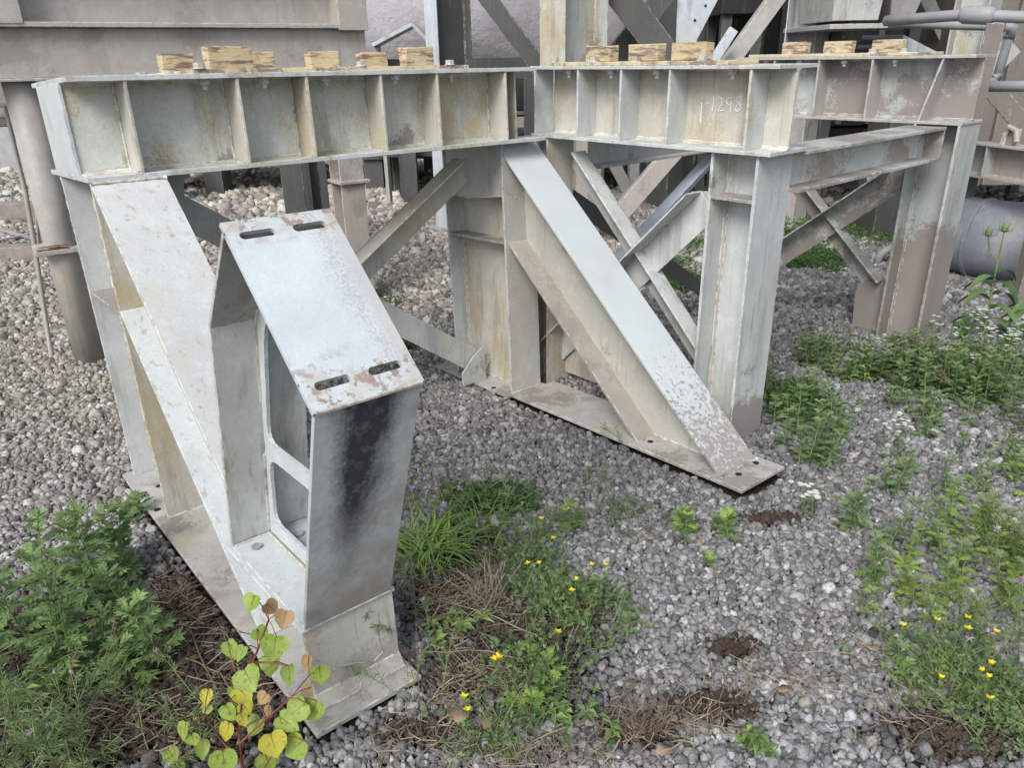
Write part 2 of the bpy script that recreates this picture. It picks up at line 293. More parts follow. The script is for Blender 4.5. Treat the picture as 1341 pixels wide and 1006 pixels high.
# ---------------------------------------------------------------- gravel: one uncountable mass, instanced stones
F1O=Vector((-1.2944996,2.4218546,.02)); F1B=Matrix(((0.77916,-0.62637,-0.0238),(0.62678,0.7781,0.04147),(-0.00745,-0.04723,0.99886)))
_q=F1B.to_quaternion(); F1=Matrix.LocRotScale(F1O,_q,None)
def f1loc(x,y):
    dx=x-F1O.x; dy=y-F1O.y; return .77916*dx+.62678*dy, -.62637*dx+.7781*dy
def gravel():
    P=[];S=[];Cc=[]
    def layer(y0,y1,sp,dz,smin,smax,keep=1.):
        ys=np.arange(y0,y1,sp*.87); out=[]
        for k,yy in enumerate(ys):
            hw=.78*yy+.55; xs=np.arange(-hw,hw,sp)+(k%2)*sp/2; out.append(np.stack([xs,np.full_like(xs,yy)],-1))
        p=np.concatenate(out); p+=rng.uniform(-.42,.42,p.shape)*sp
        sm=soilmask(p[:,0],p[:,1]); u=rng.random(len(p)); k=(u<keep)&(u>sm*.93)
        lx,ly=f1loc(p[:,0],p[:,1])
        k&=~((lx>-.045)&(lx<.267)&(ly>-1.34)&(ly<.54)); k&=~((lx>1.69)&(lx<1.99)&(ly>-1.325)&(ly<.72))
        p=p[k]; sm=sm[k]; n=len(p); s=rng.lognormal(0,.30,n)*(smin+smax)/2*.5; s=np.clip(s,smin*.4,smax*.85)
        z=gh(p[:,0],p[:,1])+dz+rng.uniform(-.3,.3,n)*s
        P.append(np.column_stack([p,z])); S.append(s)
        x,y=p[:,0],p[:,1]
        wl=1/(1+np.exp(-((-x*.75+ (y-3.2)*.9-.9)*1.9)))          # dusty pale stones to the left and the rear
        wl=np.clip(wl,0,1)[:,None]; v=rng.lognormal(0,.31,n)[:,None]
        cool=np.array([[.315,.318,.33]]); warm=np.array([[.40,.372,.335]])
        dk=1-.38*np.exp(-(((x-.45)/1.0)**2+((y-3.0)/.75)**2))-.2*np.exp(-(((x-1.9)/1.2)**2+((y-4.6)/1.2)**2)); c=(cool*(1-wl)+warm*wl)*v*dk[:,None]; h=rng.random(n)[:,None]  # shade painted into the stone colour between and behind the frames
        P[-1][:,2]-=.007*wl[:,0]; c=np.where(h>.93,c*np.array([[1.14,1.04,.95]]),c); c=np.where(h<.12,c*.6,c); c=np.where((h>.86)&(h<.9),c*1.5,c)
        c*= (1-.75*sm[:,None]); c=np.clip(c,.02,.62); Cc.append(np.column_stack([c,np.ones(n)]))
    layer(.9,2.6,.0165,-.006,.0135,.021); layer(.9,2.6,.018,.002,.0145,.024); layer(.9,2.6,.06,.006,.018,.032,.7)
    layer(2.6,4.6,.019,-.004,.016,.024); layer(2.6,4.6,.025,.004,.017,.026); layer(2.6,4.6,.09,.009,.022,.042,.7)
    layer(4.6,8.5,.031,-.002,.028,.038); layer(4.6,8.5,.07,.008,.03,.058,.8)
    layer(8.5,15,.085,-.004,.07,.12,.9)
    P=np.concatenate(P);S=np.concatenate(S);Cc=np.concatenate(Cc); n=len(P); print('stones',n)
    me=bpy.data.meshes.new('gravel'); me.vertices.add(n); me.vertices.foreach_set('co',P.ravel().astype(np.float32))
    a=me.attributes.new('scl','FLOAT_VECTOR','POINT'); sc3=S[:,None]*rng.uniform(.78,1.25,(n,3))*np.array([[1,1,.82]]); a.data.foreach_set('vector',sc3.ravel().astype(np.float32))
    a=me.attributes.new('rot','FLOAT_VECTOR','POINT'); a.data.foreach_set('vector',rng.uniform(0,6.28,(n,3)).ravel().astype(np.float32))
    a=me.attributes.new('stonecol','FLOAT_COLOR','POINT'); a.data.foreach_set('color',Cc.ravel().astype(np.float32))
    a=me.attributes.new('idx','INT','POINT'); a.data.foreach_set('value',rng.integers(0,8,n).astype(np.int32))
    o=bpy.data.objects.new('gravel',me); C.objects.link(o); tag(o,kind='stuff',label='grey crushed slag gravel covering the whole yard floor',cat='gravel')
    t=NT('slag_stone'); at=t.n('ShaderNodeAttribute',attribute_type='INSTANCER',attribute_name='stonecol')
    n1=t.noise(70,5,.72); n2=t.noise(230,3,.7)
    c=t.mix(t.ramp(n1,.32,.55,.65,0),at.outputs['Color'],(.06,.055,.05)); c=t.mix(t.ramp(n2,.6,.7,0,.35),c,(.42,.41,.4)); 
    t.bump(t.math('ADD',n1,t.math('MULTIPLY',n2,.6)),1.,.008); sm=t.fin(c,.92,0,.15)
    g=bpy.data.node_groups.new('stones','GeometryNodeTree'); g.interface.new_socket('Geometry',in_out='INPUT',socket_type='NodeSocketGeometry'); g.interface.new_socket('Geometry',in_out='OUTPUT',socket_type='NodeSocketGeometry')
    N=g.nodes; gi=N.new('NodeGroupInput'); go=N.new('NodeGroupOutput'); L=g.links.new
    join=N.new('GeometryNodeGeometryToInstance')
    for k in range(8):
        ic=N.new('GeometryNodeMeshIcoSphere'); ic.inputs['Radius'].default_value=1; ic.inputs['Subdivisions'].default_value=2
        ps=N.new('GeometryNodeInputPosition'); nz=N.new('ShaderNodeTexNoise'); nz.noise_dimensions='4D'; nz.inputs['W'].default_value=k*3.7; nz.inputs['Scale'].default_value=1.15; nz.inputs['Detail'].default_value=2
        L(ps.outputs[0],nz.inputs['Vector']); sb=N.new('ShaderNodeVectorMath'); sb.operation='SUBTRACT'; L(nz.outputs['Color'],sb.inputs[0]); sb.inputs[1].default_value=(.5,.5,.5)
        ml=N.new('ShaderNodeVectorMath'); ml.operation='SCALE'; L(sb.outputs[0],ml.inputs[0]); ml.inputs['Scale'].default_value=1.9
        sp=N.new('GeometryNodeSetPosition'); L(ic.outputs[0],sp.inputs['Geometry']); L(ml.outputs[0],sp.inputs['Offset'])
        mt=N.new('GeometryNodeSetMaterial'); mt.inputs['Material'].default_value=sm; L(sp.outputs[0],mt.inputs[0])
        sh=N.new('GeometryNodeSetShadeSmooth'); L(mt.outputs[0],sh.inputs[0]); L(sh.outputs[0],join.inputs[0])
    def na(nm,ty):
        q=N.new('GeometryNodeInputNamedAttribute'); q.data_type=ty; q.inputs['Name'].default_value=nm; return q.outputs['Attribute']
    ip=N.new('GeometryNodeInstanceOnPoints'); mp=N.new('GeometryNodeMeshToPoints'); L(gi.outputs[0],mp.inputs[0]); L(mp.outputs[0],ip.inputs['Points']); L(join.outputs[0],ip.inputs['Instance']); ip.inputs['Pick Instance'].default_value=True
    L(na('idx','INT'),ip.inputs['Instance Index']); L(na('rot','FLOAT_VECTOR'),ip.inputs['Rotation']); L(na('scl','FLOAT_VECTOR'),ip.inputs['Scale'])
    L(ip.outputs[0],go.inputs[0]); md=o.modifiers.new('stones','NODES'); md.node_group=g; me.materials.append(sm)
gravel()
def spread(c,a,b,n):
    out=[]
    while len(out)<n:
        u,v=random.gauss(0,.45),random.gauss(0,.45)
        if u*u+v*v<1.2: out.append((c.x+u*a,c.y+v*b))
    return out
def soil_clods():
    for name,key,lab in(('soil_crumbs','soil','dark soil crumbs between the weeds and stones'),('brown_soil_crumbs','brownsoil','reddish brown soil crumbs lying in patches on the gravel')):
        b=MB()
        for c,a,bb,k in SOIL:
            if k!=key: continue
            nn=int(2600*a*bb/.1)+90
            for x,y in spread(c,a*1.0,bb*1.0,nn):
                lx,ly=f1loc(x,y)
                if -.05<lx<.27 and -1.34<ly<.55: continue
                s=random.uniform(.003,.012)*(1 if random.random()<.9 else 1.8); z=float(gh(x,y))+random.uniform(-.006,.014)
                vs=[Vector((random.uniform(.6,1.2)*dx,random.uniform(.6,1.2)*dy,random.uniform(.6,1.1)*dz))*s+Vector((x,y,z)) for dx,dy,dz in((1,0,0),(-1,0,0),(0,1,0),(0,-1,0),(0,0,1),(0,0,-1))]
                b.add(vs,[(0,2,4),(2,1,4),(1,3,4),(3,0,4),(2,0,5),(1,2,5),(3,1,5),(0,3,5)])
        o=b.build(name,key); tag(o,kind='stuff',label=lab,cat='soil')
soil_clods()
# ---------------------------------------------------------------- steel frame one (left, with the bracket)
BV=.0012
def add_bolts(par,pts,mat,K=1.,up=False):
    "bolt ends: washer, nut and shank under a flange (or heads on top)"
    me=None
    for p in pts:
        if me is None:
            b=MB(); h=1 if up else -1
            hexa=[(math.cos(a)*.019,math.sin(a)*.019) for a in [k*math.pi/3 for k in range(6)]]
            circ=[(math.cos(a)*.023,math.sin(a)*.023) for a in [k*math.pi/6 for k in range(12)]]
            sm=[(math.cos(a)*.009,math.sin(a)*.009) for a in [k*math.pi/4 for k in range(8)]]
            b.prism(circ,0,h*.003,'z'); b.prism(hexa,h*.003,h*.019,'z')
            if not up: b.prism(sm,h*.017,h*.034,'z')
            o=b.build('bolt',mat,par,scale=K); me=o.data
        else:
            o=bpy.data.objects.new('bolt',me); C.objects.link(o); o.parent=par
        o.location=Vector(p)*K
def H_girder(par,axis,a0,a1,c0,c1,z0,z1,tf,web,stiffs,mats,K=1.,bot=None,wend=None,web2=None):
    """I-section. axis 'x' or 'y' = its length from a0 to a1; c0..c1 its flange width on the other axis."""
    cm=(c0+c1)/2; tw=.006
    def bx(b,l0,l1,k0,k1,zz0,zz1):
        if axis=='x': b.box(l0,l1,k0,k1,zz0,zz1)
        else: b.box(k0,k1,l0,l1,zz0,zz1)
    b=MB(); w0,w1=wend or (a0,a1); bx(b,w0,w1,web-tw,web+tw,z0+tf,z1-tf); g=b.build('girder',mats[1],par,bevel=0,scale=K)
    if web2: b=MB(); bx(b,w0,w1,web2-tw,web2+tw,z0+tf,z1-tf); b.build('back_web',mats[1],g,scale=K)
    b=MB(); bx(b,a0,a1,c0,c1,z1-tf,z1); b.build('flange',mats[0],g,bevel=BV,scale=K)
    q0,q1=bot or (a0,a1)
    b=MB(); bx(b,q0,q1,c0,c1,z0,z0+tf); b.build('flange',mats[0],g,bevel=BV,scale=K)
    # fillets along the web roots
    b=MB()
    for s in(-1,1):
        for zz in(z0+tf,z1-tf):
            dz=.011 if zz<(z0+z1)/2 else -.011; pr=[(web+s*tw,zz),(web+s*(tw+.011),zz),(web+s*tw,zz+dz)]
            if axis=='x': b.prism(pr,w0,w1,'x')
            else: b.prism([(p[0],p[1]) for p in pr],w0,w1,'y')
    b.build('fillet','tan' if mats[1] in('stain','paint','pale') else mats[1],g,scale=K)
    for i,s in enumerate(stiffs):
        lean=0
        if isinstance(s,tuple): s,lean=s
        ed=.004; t=.005
        for side in(-1,1):
            k0,k1=(c0+ed,web-tw) if side<0 else ((web2 or web)+tw,c1-ed)
            if axis=='x': pts=[(s-t,z0+tf),(s+t,z0+tf),(s+t+lean,z1-tf),(s-t+lean,z1-tf)]; b=MB(); b.prism(pts,k0,k1,'y')
            else:
                pts=[(s-t,z0+tf),(s+t,z0+tf),(s+t+lean,z1-tf),(s-t+lean,z1-tf)]; b=MB(); b.prism(pts,k0,k1,'x')
            b.build('stiffener',mats[2],g,bevel=BV,scale=K)
    return g
def H_column(par,x0,x1,y0,y1,z0,z1,mats,K=1.,stiff=(),t=.012,near=None):
    nz=near or z1; xm=(x0+x1)/2; b=MB(); b.prism([(y0+t,z0),(y1-t,z0),(y1-t,z1),(y0+t+(.06 if near else 0),z1),(y0+t,nz)],xm-.005,xm+.005,'x'); g=b.build('column',mats[1],par,scale=K)
    b=MB(); b.box(x0,x1,y0,y0+t,z0,nz); b.build('flange',mats[0],g,bevel=BV,scale=K)
    b=MB(); b.box(x0,x1,y1-t,y1,z0,z1); b.build('flange',mats[2] if len(mats)>2 else mats[0],g,bevel=BV,scale=K)
    b=MB()
    for ys,s in((y0+t,1),(y1-t,-1)):
        for sx in(-1,1): b.prism([(xm+sx*.005,ys),(xm+sx*.017,ys),(xm+sx*.005,ys+s*.012)],z0,(nz-.02 if near and s>0 else z1),'z')
    b.build('fillet','tan' if mats[1] in('stain','paint','pale') else mats[1],g,scale=K)
    for zz in stiff:
        for sx in(-1,1):
            a,c=(x0+.003,xm-.005) if sx<0 else (xm+.005,x1-.003)
            b=MB(); b.box(a,c,y0+t,y1-t,zz-.006,zz+.006); b.build('stiffener','dusty',g,bevel=BV,scale=K)
    return g
f1=empty('steel_support_frame',F1,'pale painted steel frame in front with a slotted box bracket on its left foot','steel frame')
TF=.016
girder1=H_girder(f1,'x',0.0,1.885,0.0,.61,1.237,1.552,TF,.138,[.166,.527,.783,1.091,1.353,1.709],('paint','stain','tan'),bot=(-.006,1.93),wend=(.006,1.80),web2=.487)
b=MB(); b.box(-.006,.006,.125,.50,1.253,1.536); b.build('end_plate','clean',girder1,bevel=BV)
b=MB(); b.box(1.80,1.81,.06,.5,1.253,1.536); b.build('end_plate','tan',girder1,bevel=BV)
b=MB(); b.tube([(.008,.12,1.254),(.008,.05,1.254)],.004); b.build('weld_bead','clean',girder1)
add_bolts(girder1,[(.43,.05,1.536),(.64,.05,1.536),(.88,.05,1.536),(1.18,.05,1.536),(1.45,.05,1.536)],'paint')
add_bolts(girder1,[(.37,.2,1.552),(.42,.05,1.568),(1.04,.06,1.568),(1.45,.05,1.568),(.3,.3,1.552)],'grime',up=True)
col1=H_column(f1,0,.2,0,.485,.015,1.236,('tan','pale','pale'),stiff=(.80,))
col2=H_column(f1,1.712,1.905,.062,.545,.015,1.236,('greytan','tan','pale'),stiff=(.78,),near=1.178)
# closure plate at the head of the middle column
b=MB(); b.prism([(.075,1.235),(.53,1.235),(.53,.985),(.37,.975),(.26,.985),(.075,1.0)],1.722,1.734,'x'); b.build('cover_plate','greyblue',col2,bevel=BV)
b=MB(); b.tube([(1.719,.53,.985),(1.719,.37,.973),(1.719,.26,.983),(1.719,.075,1.0)],.0035); b.build('weld_bead','brown',col2)
def strut(par,x0,x1,yu,mu,yl,zl,ml,ztop,zbot,mats,cut=None,t=.014,fcut=None):
    """raking H leg in the yz plane; upper surface z=ztop+mu*(y-yu); lower surface z=zl+ml*(y-yl)"""
    U=lambda y,d=0: ztop+mu*(y-yu)-d; Uy=lambda z,d=0:(z+d-ztop)/mu+yu
    L=lambda y,d=0: zl+ml*(y-yl)+d; Ly=lambda z,d=0:(z-d-zl)/ml+yl
    ft=t*math.sqrt(1+mu*mu); xm=(x0+x1)/2; yc=cut if cut is not None else -9
    def low(fn,fy,d):   # lower end of a line: either at zbot or at the cut plane
        y=fy(zbot,d); return (y,zbot) if y>yc else (yc,fn(yc,d))
    ytop_l=yl
    wt=Uy(ztop,ft); web=[(wt,ztop)] if wt<yl-1e-4 else [(yl,U(yl,ft))]; e=low(U,Uy,ft); web.append(e)
    if e[1]>zbot+1e-6: web.append((yc,L(yc,ft)) if L(yc,ft)>zbot else (yc,zbot))
    e2=low(L,Ly,ft)
    if e2[0]>web[-1][0]+1e-6 : web.append(e2)
    web+= [(yl,L(yl,ft))]+([(yl,ztop)] if wt<yl-1e-4 else [])
    b=MB(); b.prism(web,xm-.005,xm+.005,'x'); g=b.build('strut',mats[1],par)
    if fcut: yc=fcut
    e=low(U,Uy,0); ei=low(U,Uy,ft)
    b=MB(); b.prism([(Uy(ztop),ztop),e,ei,(Uy(ztop,ft),ztop)],x0,x1,'x'); b.build('flange',mats[0],g,bevel=BV)
    e=(Ly(.016),.016); ei=(Ly(.016,ft),.016)
    b=MB(); b.prism([(yl,zl),e,ei,(yl,L(yl,ft))],x0,x1,'x'); b.build('flange',mats[2],g,bevel=BV)
    return g
S1=strut(f1,0,.232,-.0,.889,-.001,.80,.888,1.236,.016,('speck','paint','clean'),cut=-.772,fcut=-.832)
S2=strut(f1,1.732,1.962,.120,.923,.061,.765,.919,1.236,.016,('flaking','greytan','evendust'))
b=MB(); b.box(1.80,1.90,.03,.10,1.21,1.2365); 
# base plates with bolt holes
def plate_holes(par,x0,x1,y0,y1,z0,z1,holes,mat,r=.013):
    b=MB(); b.box(x0,x1,y0,y1,z0,z1); o=b.build('base_plate',mat,par,bevel=.002)
    for x,y in holes:
        h=MB(); ring=[(math.cos(a)*r+x,math.sin(a)*r+y) for a in [k*math.pi/7 for k in range(14)]]; h.prism(ring,z1-.0005,z1+.0012,'z'); h.build('bolt_hole','hole',o)
    return o
plate_holes(f1,-.04,.262,-1.335,.53,0,.015,[(.02,-.985),(-.015,.28),(-.012,.10),(.05,.30)],'plate')
plate_holes(f1,1.70,1.985,-1.32,.05,0,.015,[(1.80,-1.235),(1.93,-1.225),(1.78,-.8)],'plate')
plate_holes(f1,1.675,1.93,.052,.72,0,.013,[(1.70,.2)],'plate')
# foot box below the bracket
foot=MB(); foot.prism([(-.615,.244),(-1.238,.244),(-1.238,.016),(-.885,.016)],.11,.12,'x'); ft=foot.build('foot_box','pale',f1)
b=MB(); b.box(0,.248,-1.25,-1.238,.016,.244); b.build('front_plate','foot_cracked',ft,bevel=BV)
b=MB(); b.prism([(-1.25,.016),(-1.275,.016),(-1.25,.05)],.0,.248,'x'); b.build('weld_fillet','foot_cracked',ft)
def crack(pts,r=.0016,x=None):
    b=MB(); b.tube(pts,r,5,cap=True); return b
for pts in ([(.02,-1.2505,.15),(.06,-1.2515,.10),(.12,-1.2515,.085),(.17,-1.251,.06),(.2,-1.2515,.075)],[(.17,-1.251,.065),(.13,-1.256,.04),(.11,-1.275,.018),(.10,-1.30,.0165)],[(.2,-1.2515,.2),(.19,-1.2515,.12),(.2,-1.2515,.07)]):
    crack(pts,.0011).build('paint_crack','brown',ft)
b=MB(); b.box(-.010,.253,-1.256,-.735,.2455,.2555); b.build('cap_plate','clean',f1,bevel=.0015)
# slotted box bracket
BRK=[(-.770,.258),(-.955,.962),(-1.185,1.222),(-1.512,.908),(-1.262,.258)]   # y,z outline
cx=sum(p[0] for p in BRK)/5; cz=sum(p[1] for p in BRK)/5
def inset(poly,d):
    n=len(poly);out=[]
    for i in range(n):
        p0,p1,p2=Vector(poly[i-1]),Vector(poly[i]),Vector(poly[(i+1)%n])
        e1=(p1-p0).normalized(); e2=(p2-p1).normalized(); n1=Vector((-e1.y,e1.x)); n2=Vector((-e2.y,e2.x))
        c=Vector((cx,cz))
        if (c-p1).dot(n1)<0: n1=-n1
        if (c-p1).dot(n2)<0: n2=-n2
        bis=(n1+n2).normalized(); out.append(tuple(p1+bis*(d/max(bis.dot(n1),.3))))
    return out
IN=inset(BRK,.011); BX0,BX1=.0,.238
br=MB()
bracket_web_x=.118
# inner web with two window openings, built as a rim and a crosspiece
def round_poly(poly,r,k=4):
    n=len(poly);out=[]
    for i in range(n):
        p0,p1,p2=[Vector(poly[j%n]) for j in(i-1,i,i+1)]
        a=(p0-p1).normalized(); c=(p2-p1).normalized(); rr=min(r,(p0-p1).length*.45,(p2-p1).length*.45); A=p1+a*rr; B=p1+c*rr
        for t in [j/k for j in range(k+1)]: out.append(tuple(A.lerp(p1,t).lerp(p1.lerp(B,t),t)))
    return out
def plate_with_hole_strips(b,outer,inner,a0,a1):
    "ring between two loops with the same vertex count"
    n=len(outer)
    vs=[(a,p[0],p[1]) for a in(a0,a1) for loop in(outer,inner) for p in loop]; fs=[]
    for i in range(n):
        j=(i+1)%n
        fs+=[(i,j,n+j,n+i),(2*n+i,3*n+i,3*n+j,2*n+j),(n+i,n+j,3*n+j,3*n+i),(i,2*n+i,2*n+j,j)]
    b.add(vs,fs)
IW=inset(BRK,.011)
def cutline(y): return .46+ (y+.80)*-.45   # crosspiece level, sloping
lowA=[IW[0],None,None,IW[4]]
zc=lambda y,d: .59+(y+.87)*-.0+d
# split outline at the crosspiece: upper pentagon, lower quad
def edge_at(p,q,z): t=(z-p[1])/(q[1]-p[1]); return (p[0]+(q[0]-p[0])*t,z)
zl_,zr_=.60,.60
rear=lambda z:edge_at(IW[0],IW[1],z); frnt=lambda z:edge_at(IW[4],IW[3],z)
up=[rear(.575),IW[1],IW[2],IW[3],frnt(.575)]; lo=[IW[0],rear(.575),frnt(.575),IW[4]]
upi=round_poly(inset_up:=None or [(-.895,.60),(-1.0,.93),(-1.19,1.14),(-1.43,.90),(-1.335,.60)],.05); loi=round_poly([(-.835,.325),(-.885,.548),(-1.325,.548),(-1.235,.325)],.05)
def match(outer,inner):
    "resample the outer loop to the inner loop's vertex directions"
    c=Vector((sum(p[0] for p in inner)/len(inner),sum(p[1] for p in inner)/len(inner))); out=[]
    for p in inner:
        d=(Vector(p)-c).normalized(); best=None
        for i in range(len(outer)):
            a,e=Vector(outer[i]),Vector(outer[(i+1)%len(outer)])-Vector(outer[i]); den=d.x*e.y-d.y*e.x
            if abs(den)<1e-9: continue
            w_=a-c; t=(w_.x*e.y-w_.y*e.x)/den; s_=(w_.x*d.y-w_.y*d.x)/den
            if t>0 and -1e-6<=s_<=1+1e-6: best=t if best is None else min(best,t)
        out.append(tuple(c+d*best))
    return out
b=MB(); plate_with_hole_strips(b,match(up,upi),upi,bracket_web_x-.005,bracket_web_x+.005); plate_with_hole_strips(b,match(lo,loi),loi,bracket_web_x-.005,bracket_web_x+.005)
bk=b.build('box_bracket','clean',f1)
def wall(i,name,mat,x0=BX0,x1=BX1):
    j=(i+1)%5; b=MB(); b.prism([BRK[i],BRK[j],IN[j],IN[i]],x0,x1,'x'); return b.build(name,mat,bk,bevel=.0012)
wall(0,'rear_plate','pale'); wall(1,'upper_plate','greyblue')
# front plate carries its own material
wall(3,'front_plate','soot')
b=MB(); b.box(BX0,BX1,-1.255,-.782,.258,.268); b.build('bottom_plate','clean',bk,bevel=.001)
# slotted sloping top plate: local u along the slope, x across
A,B_=Vector(BRK[2]),Vector(BRK[3]); Ls=(B_-A).length; du=(B_-A).normalized(); nn=Vector((du.y,-du.x)); nn=nn if nn.y>0 else -nn
def slot_plate():
    slots=[(.034,.016,.104),(.034,.138,.214),(.405,.016,.098),(.405,.138,.222)]   # u centre, x from, x to
    xs=sorted({BX0-.004,BX1+.004,*[s[1] for s in slots],*[s[2] for s in slots]}); us=[-.006,.034-.0095,.034+.0095,.405-.0095,.405+.0095,Ls+.004]; xs=[BX0-.004,.022,.098,.138,.215,BX1+.004]
    b=MB(); th=.011
    def P(x,u,h): p=A+du*u+nn*h; return (x,p.x,p.y)
    def cell(x0,x1,u0,u1): 
        vs=[P(x,u,h) for h in(0,-th) for u in(u0,u1) for x in(x0,x1)]; b.add(vs,[(0,1,3,2),(4,6,7,5),(0,4,5,1),(2,3,7,6),(0,2,6,4),(1,5,7,3)])
    r=.0095
    def loops(x0,x1,uc):
        pts=[]
        for k in range(9): a=math.pi/2+math.pi*k/8; pts.append((x0+r+math.cos(a)*r,uc+math.sin(a)*r))
        for k in range(9): a=-math.pi/2+math.pi*k/8; pts.append((x1-r+math.cos(a)*r,uc+math.sin(a)*r))
        return pts
    bands=[(-.006,.0175,None),(.0175,.0505,.034),(.0505,.3885,None),(.3885,.4215,.405),(.4215,Ls+.004,None)]
    mid=(BX0+BX1)/2
    for u0,u1,uc in bands:
        if uc is None:
            vs=[]; cell(BX0-.004,BX1+.004,u0,u1); continue
        for xa,xb,s0,s1 in((BX0-.004,.118,.022,.098),(.118,BX1+.004,.138,.214)):
            lp=loops(s0,s1,uc); n=len(lp); c=((s0+s1)/2,uc); out=[]
            for p in lp:
                d=Vector((p[0]-c[0],p[1]-c[1])); tx=((xb-c[0]) if d.x>0 else (xa-c[0]))/d.x if abs(d.x)>1e-6 else 9; ty=((u1-c[1]) if d.y>0 else (u0-c[1]))/d.y if abs(d.y)>1e-6 else 9
                t=min(tx,ty); out.append((c[0]+d.x*t,c[1]+d.y*t))
            # corners
            for cxn,cyn in((xa,u0),(xa,u1),(xb,u0),(xb,u1)):
                k=min(range(n),key=lambda i:(out[i][0]-cxn)**2+(out[i][1]-cyn)**2); out[k]=(cxn,cyn)
            vs=[P(p[0],p[1],h) for h in(0,-th) for p in out]+[P(p[0],p[1],h) for h in(0,-th) for p in lp]
            fs=[]
            for i in range(n):
                j=(i+1)%n; fs+=[(i,j,2*n+j,2*n+i),(n+i,3*n+i,3*n+j,n+j),(2*n+i,2*n+j,3*n+j,3*n+i)]
            b.add(vs,fs)
    return b.build('slotted_top_plate','brktop',bk)
slot_plate()
b=MB(); b.tube([(.002,BRK[3][0]-.002,BRK[3][1]-.004),(.236,BRK[3][0]-.002,BRK[3][1]-.004)],.005,6); b.build('weld_bead','brown',bk)
for pts_ in ([(.111,-.787,.28),(.111,-.86,.55)],[(.111,-.90,.72),(.111,-.955,.93),(.111,-.99,.985)],[(.106,-.79,.272),(.106,-1.24,.272)]): b=MB(); b.tube(pts_,.0045,6); b.build('weld_bead','stain',bk)
for pts_ in ([(.008,-.79,.2695),(.23,-.79,.2695)],[(.002,-1.26,.257),(.236,-1.26,.257)]): b=MB(); b.tube(pts_,.0038,6); b.build('weld_bead','plate',bk)
hx=[(math.cos(a)*.015,math.sin(a)*.015) for a in [k*math.pi/5 for k in range(10)]]
for x,y in((.05,-.84),(.17,-.86)):
    b=MB(); b.prism([(p[0]+x,p[1]+y) for p in hx],.268,.277,'z'); b.build('bolt','plate',bk,bevel=.001)
# cross braces between the two legs (angle section)
def angle_brace(par,p,q,n,w,mat,K=1.,t=.008,flip=1,name='brace'):
    "angle bar from p to q: one leg in the plane whose normal is n, the other standing off along n at the upper edge"
    p,q,n=Vector(p),Vector(q),Vector(n); d=(q-p).normalized(); s=n.cross(d).normalized()
    if s.z<0: s=-s
    vs=[];b=MB()
    def slab(o0,a,la,c,lc):
        v=[o+a*i*la+c*j*lc for o in(p+o0,q+o0) for j in(0,1) for i in(0,1)]
        b.add(v,[(0,2,3,1),(4,5,7,6),(0,1,5,4),(2,6,7,3),(0,4,6,2),(1,3,7,5)])
    slab(Vector((0,0,0)),s,w,n,t); slab(s*(w-t),s,t,n*flip,w*.8)
    return b.build(name,mat,par,scale=K,bevel=BV)
angle_brace(f1,(.20,.30,.10),(1.68,.30,1.06),(0,-1,0),.135,'tan',flip=1)
angle_brace(f1,(.20,.36,1.115),(1.74,.36,.02),(0,-1,0),.12,'greyblue',flip=-1)
b=MB(); b.prism([(1.60,.015),(1.60,.085),(1.69,.17),(1.75,.20),(1.75,.015)],.33,.34,'y'); b.build('gusset_plate','greyblue',f1)
b=MB(); b.prism([(.14,1.235),(.40,1.235),(.34,1.03),(.20,.98)],.33,.34,'y'); b.build('gusset_plate','greyblue',f1)
def weld(par,a,c,r=.0055,mat='greytan',K=1.):
    a,c=Vector(a),Vector(c); n=max(6,int((c-a).length/.012)); b=MB(); b.tube([a.lerp(c,i/n)+Vector((random.gauss(0,.0008),random.gauss(0,.0008),random.gauss(0,.0008))) for i in range(n+1)],[r*random.uniform(.75,1.2) for _ in range(n+1)],6); o=b.build('weld_bead',mat,par,smooth=True,scale=K); return o
for a,c,m_ in [((0,-.0,.017),(.2,-.0,.017),'tan'),((.094,.01,.017),(.094,.47,.017),'tan'),((1.712,.06,.017),(1.905,.06,.017),'tan'),((1.732,-1.205,.018),(1.962,-1.205,.018),'plate'),((1.842,-.72,.018),(1.842,-1.18,.018),'greytan'),((1.806,.08,.017),(1.806,.53,.017),'tan'),((.0,-.88,.018),(.232,-.88,.018),'pale'),((.0,-1.252,.018),(.248,-1.252,.018),'foot_cracked'),((.0,-.005,1.234),(.232,-.005,1.234),'tan'),((.012,-.93,.955),(.105,-.93,.955),'greyblue')]: weld(f1,a,c,mat=m_)
for st in (.166,.527,.783,1.091,1.353,1.709):
    weld(girder1,(st-.008,.02,1.2545),(st-.008,.13,1.2545),.004,'tan'); weld(girder1,(st-.008,.131,1.26),(st-.008,.131,1.53),.0045,'tan')
# yellow clamping plate with blocks on top of the girder
def mount(par,axis,a0,a1,c0,c1,z,blocks,K=1.,cham=0.):
    b=MB()
    if axis=='x': b.prism([(a0,c1),(a0+cham,c0),(a1,c0),(a1,c1)],z,z+.015,'z')
    else: b.box(c0,c1,a0,a1,z,z+.014)
    m_=b.build('mounting_plate','yellow',par,bevel=.0015,scale=K)
    for (a,bb,c,h) in blocks:
        b=MB(); th=.05
        if axis=='x': b.box(a,bb,c,c+th,z+.0155,z+.0155+h)
        else: b.box(c,c+th,a,bb,z+.0145,z+.0145+h)
        rr=random.Random(int(a*1000)+int(h*9000)); 
        for i_ in range(4,8): x_,y_,z_=b.v[i_]; b.v[i_]=(x_+rr.uniform(-.005,.005),y_+rr.uniform(-.003,.003),z_+rr.uniform(-.007,.002))
        b.build('yellow_block','block',m_,bevel=.0025,scale=K)
    return m_
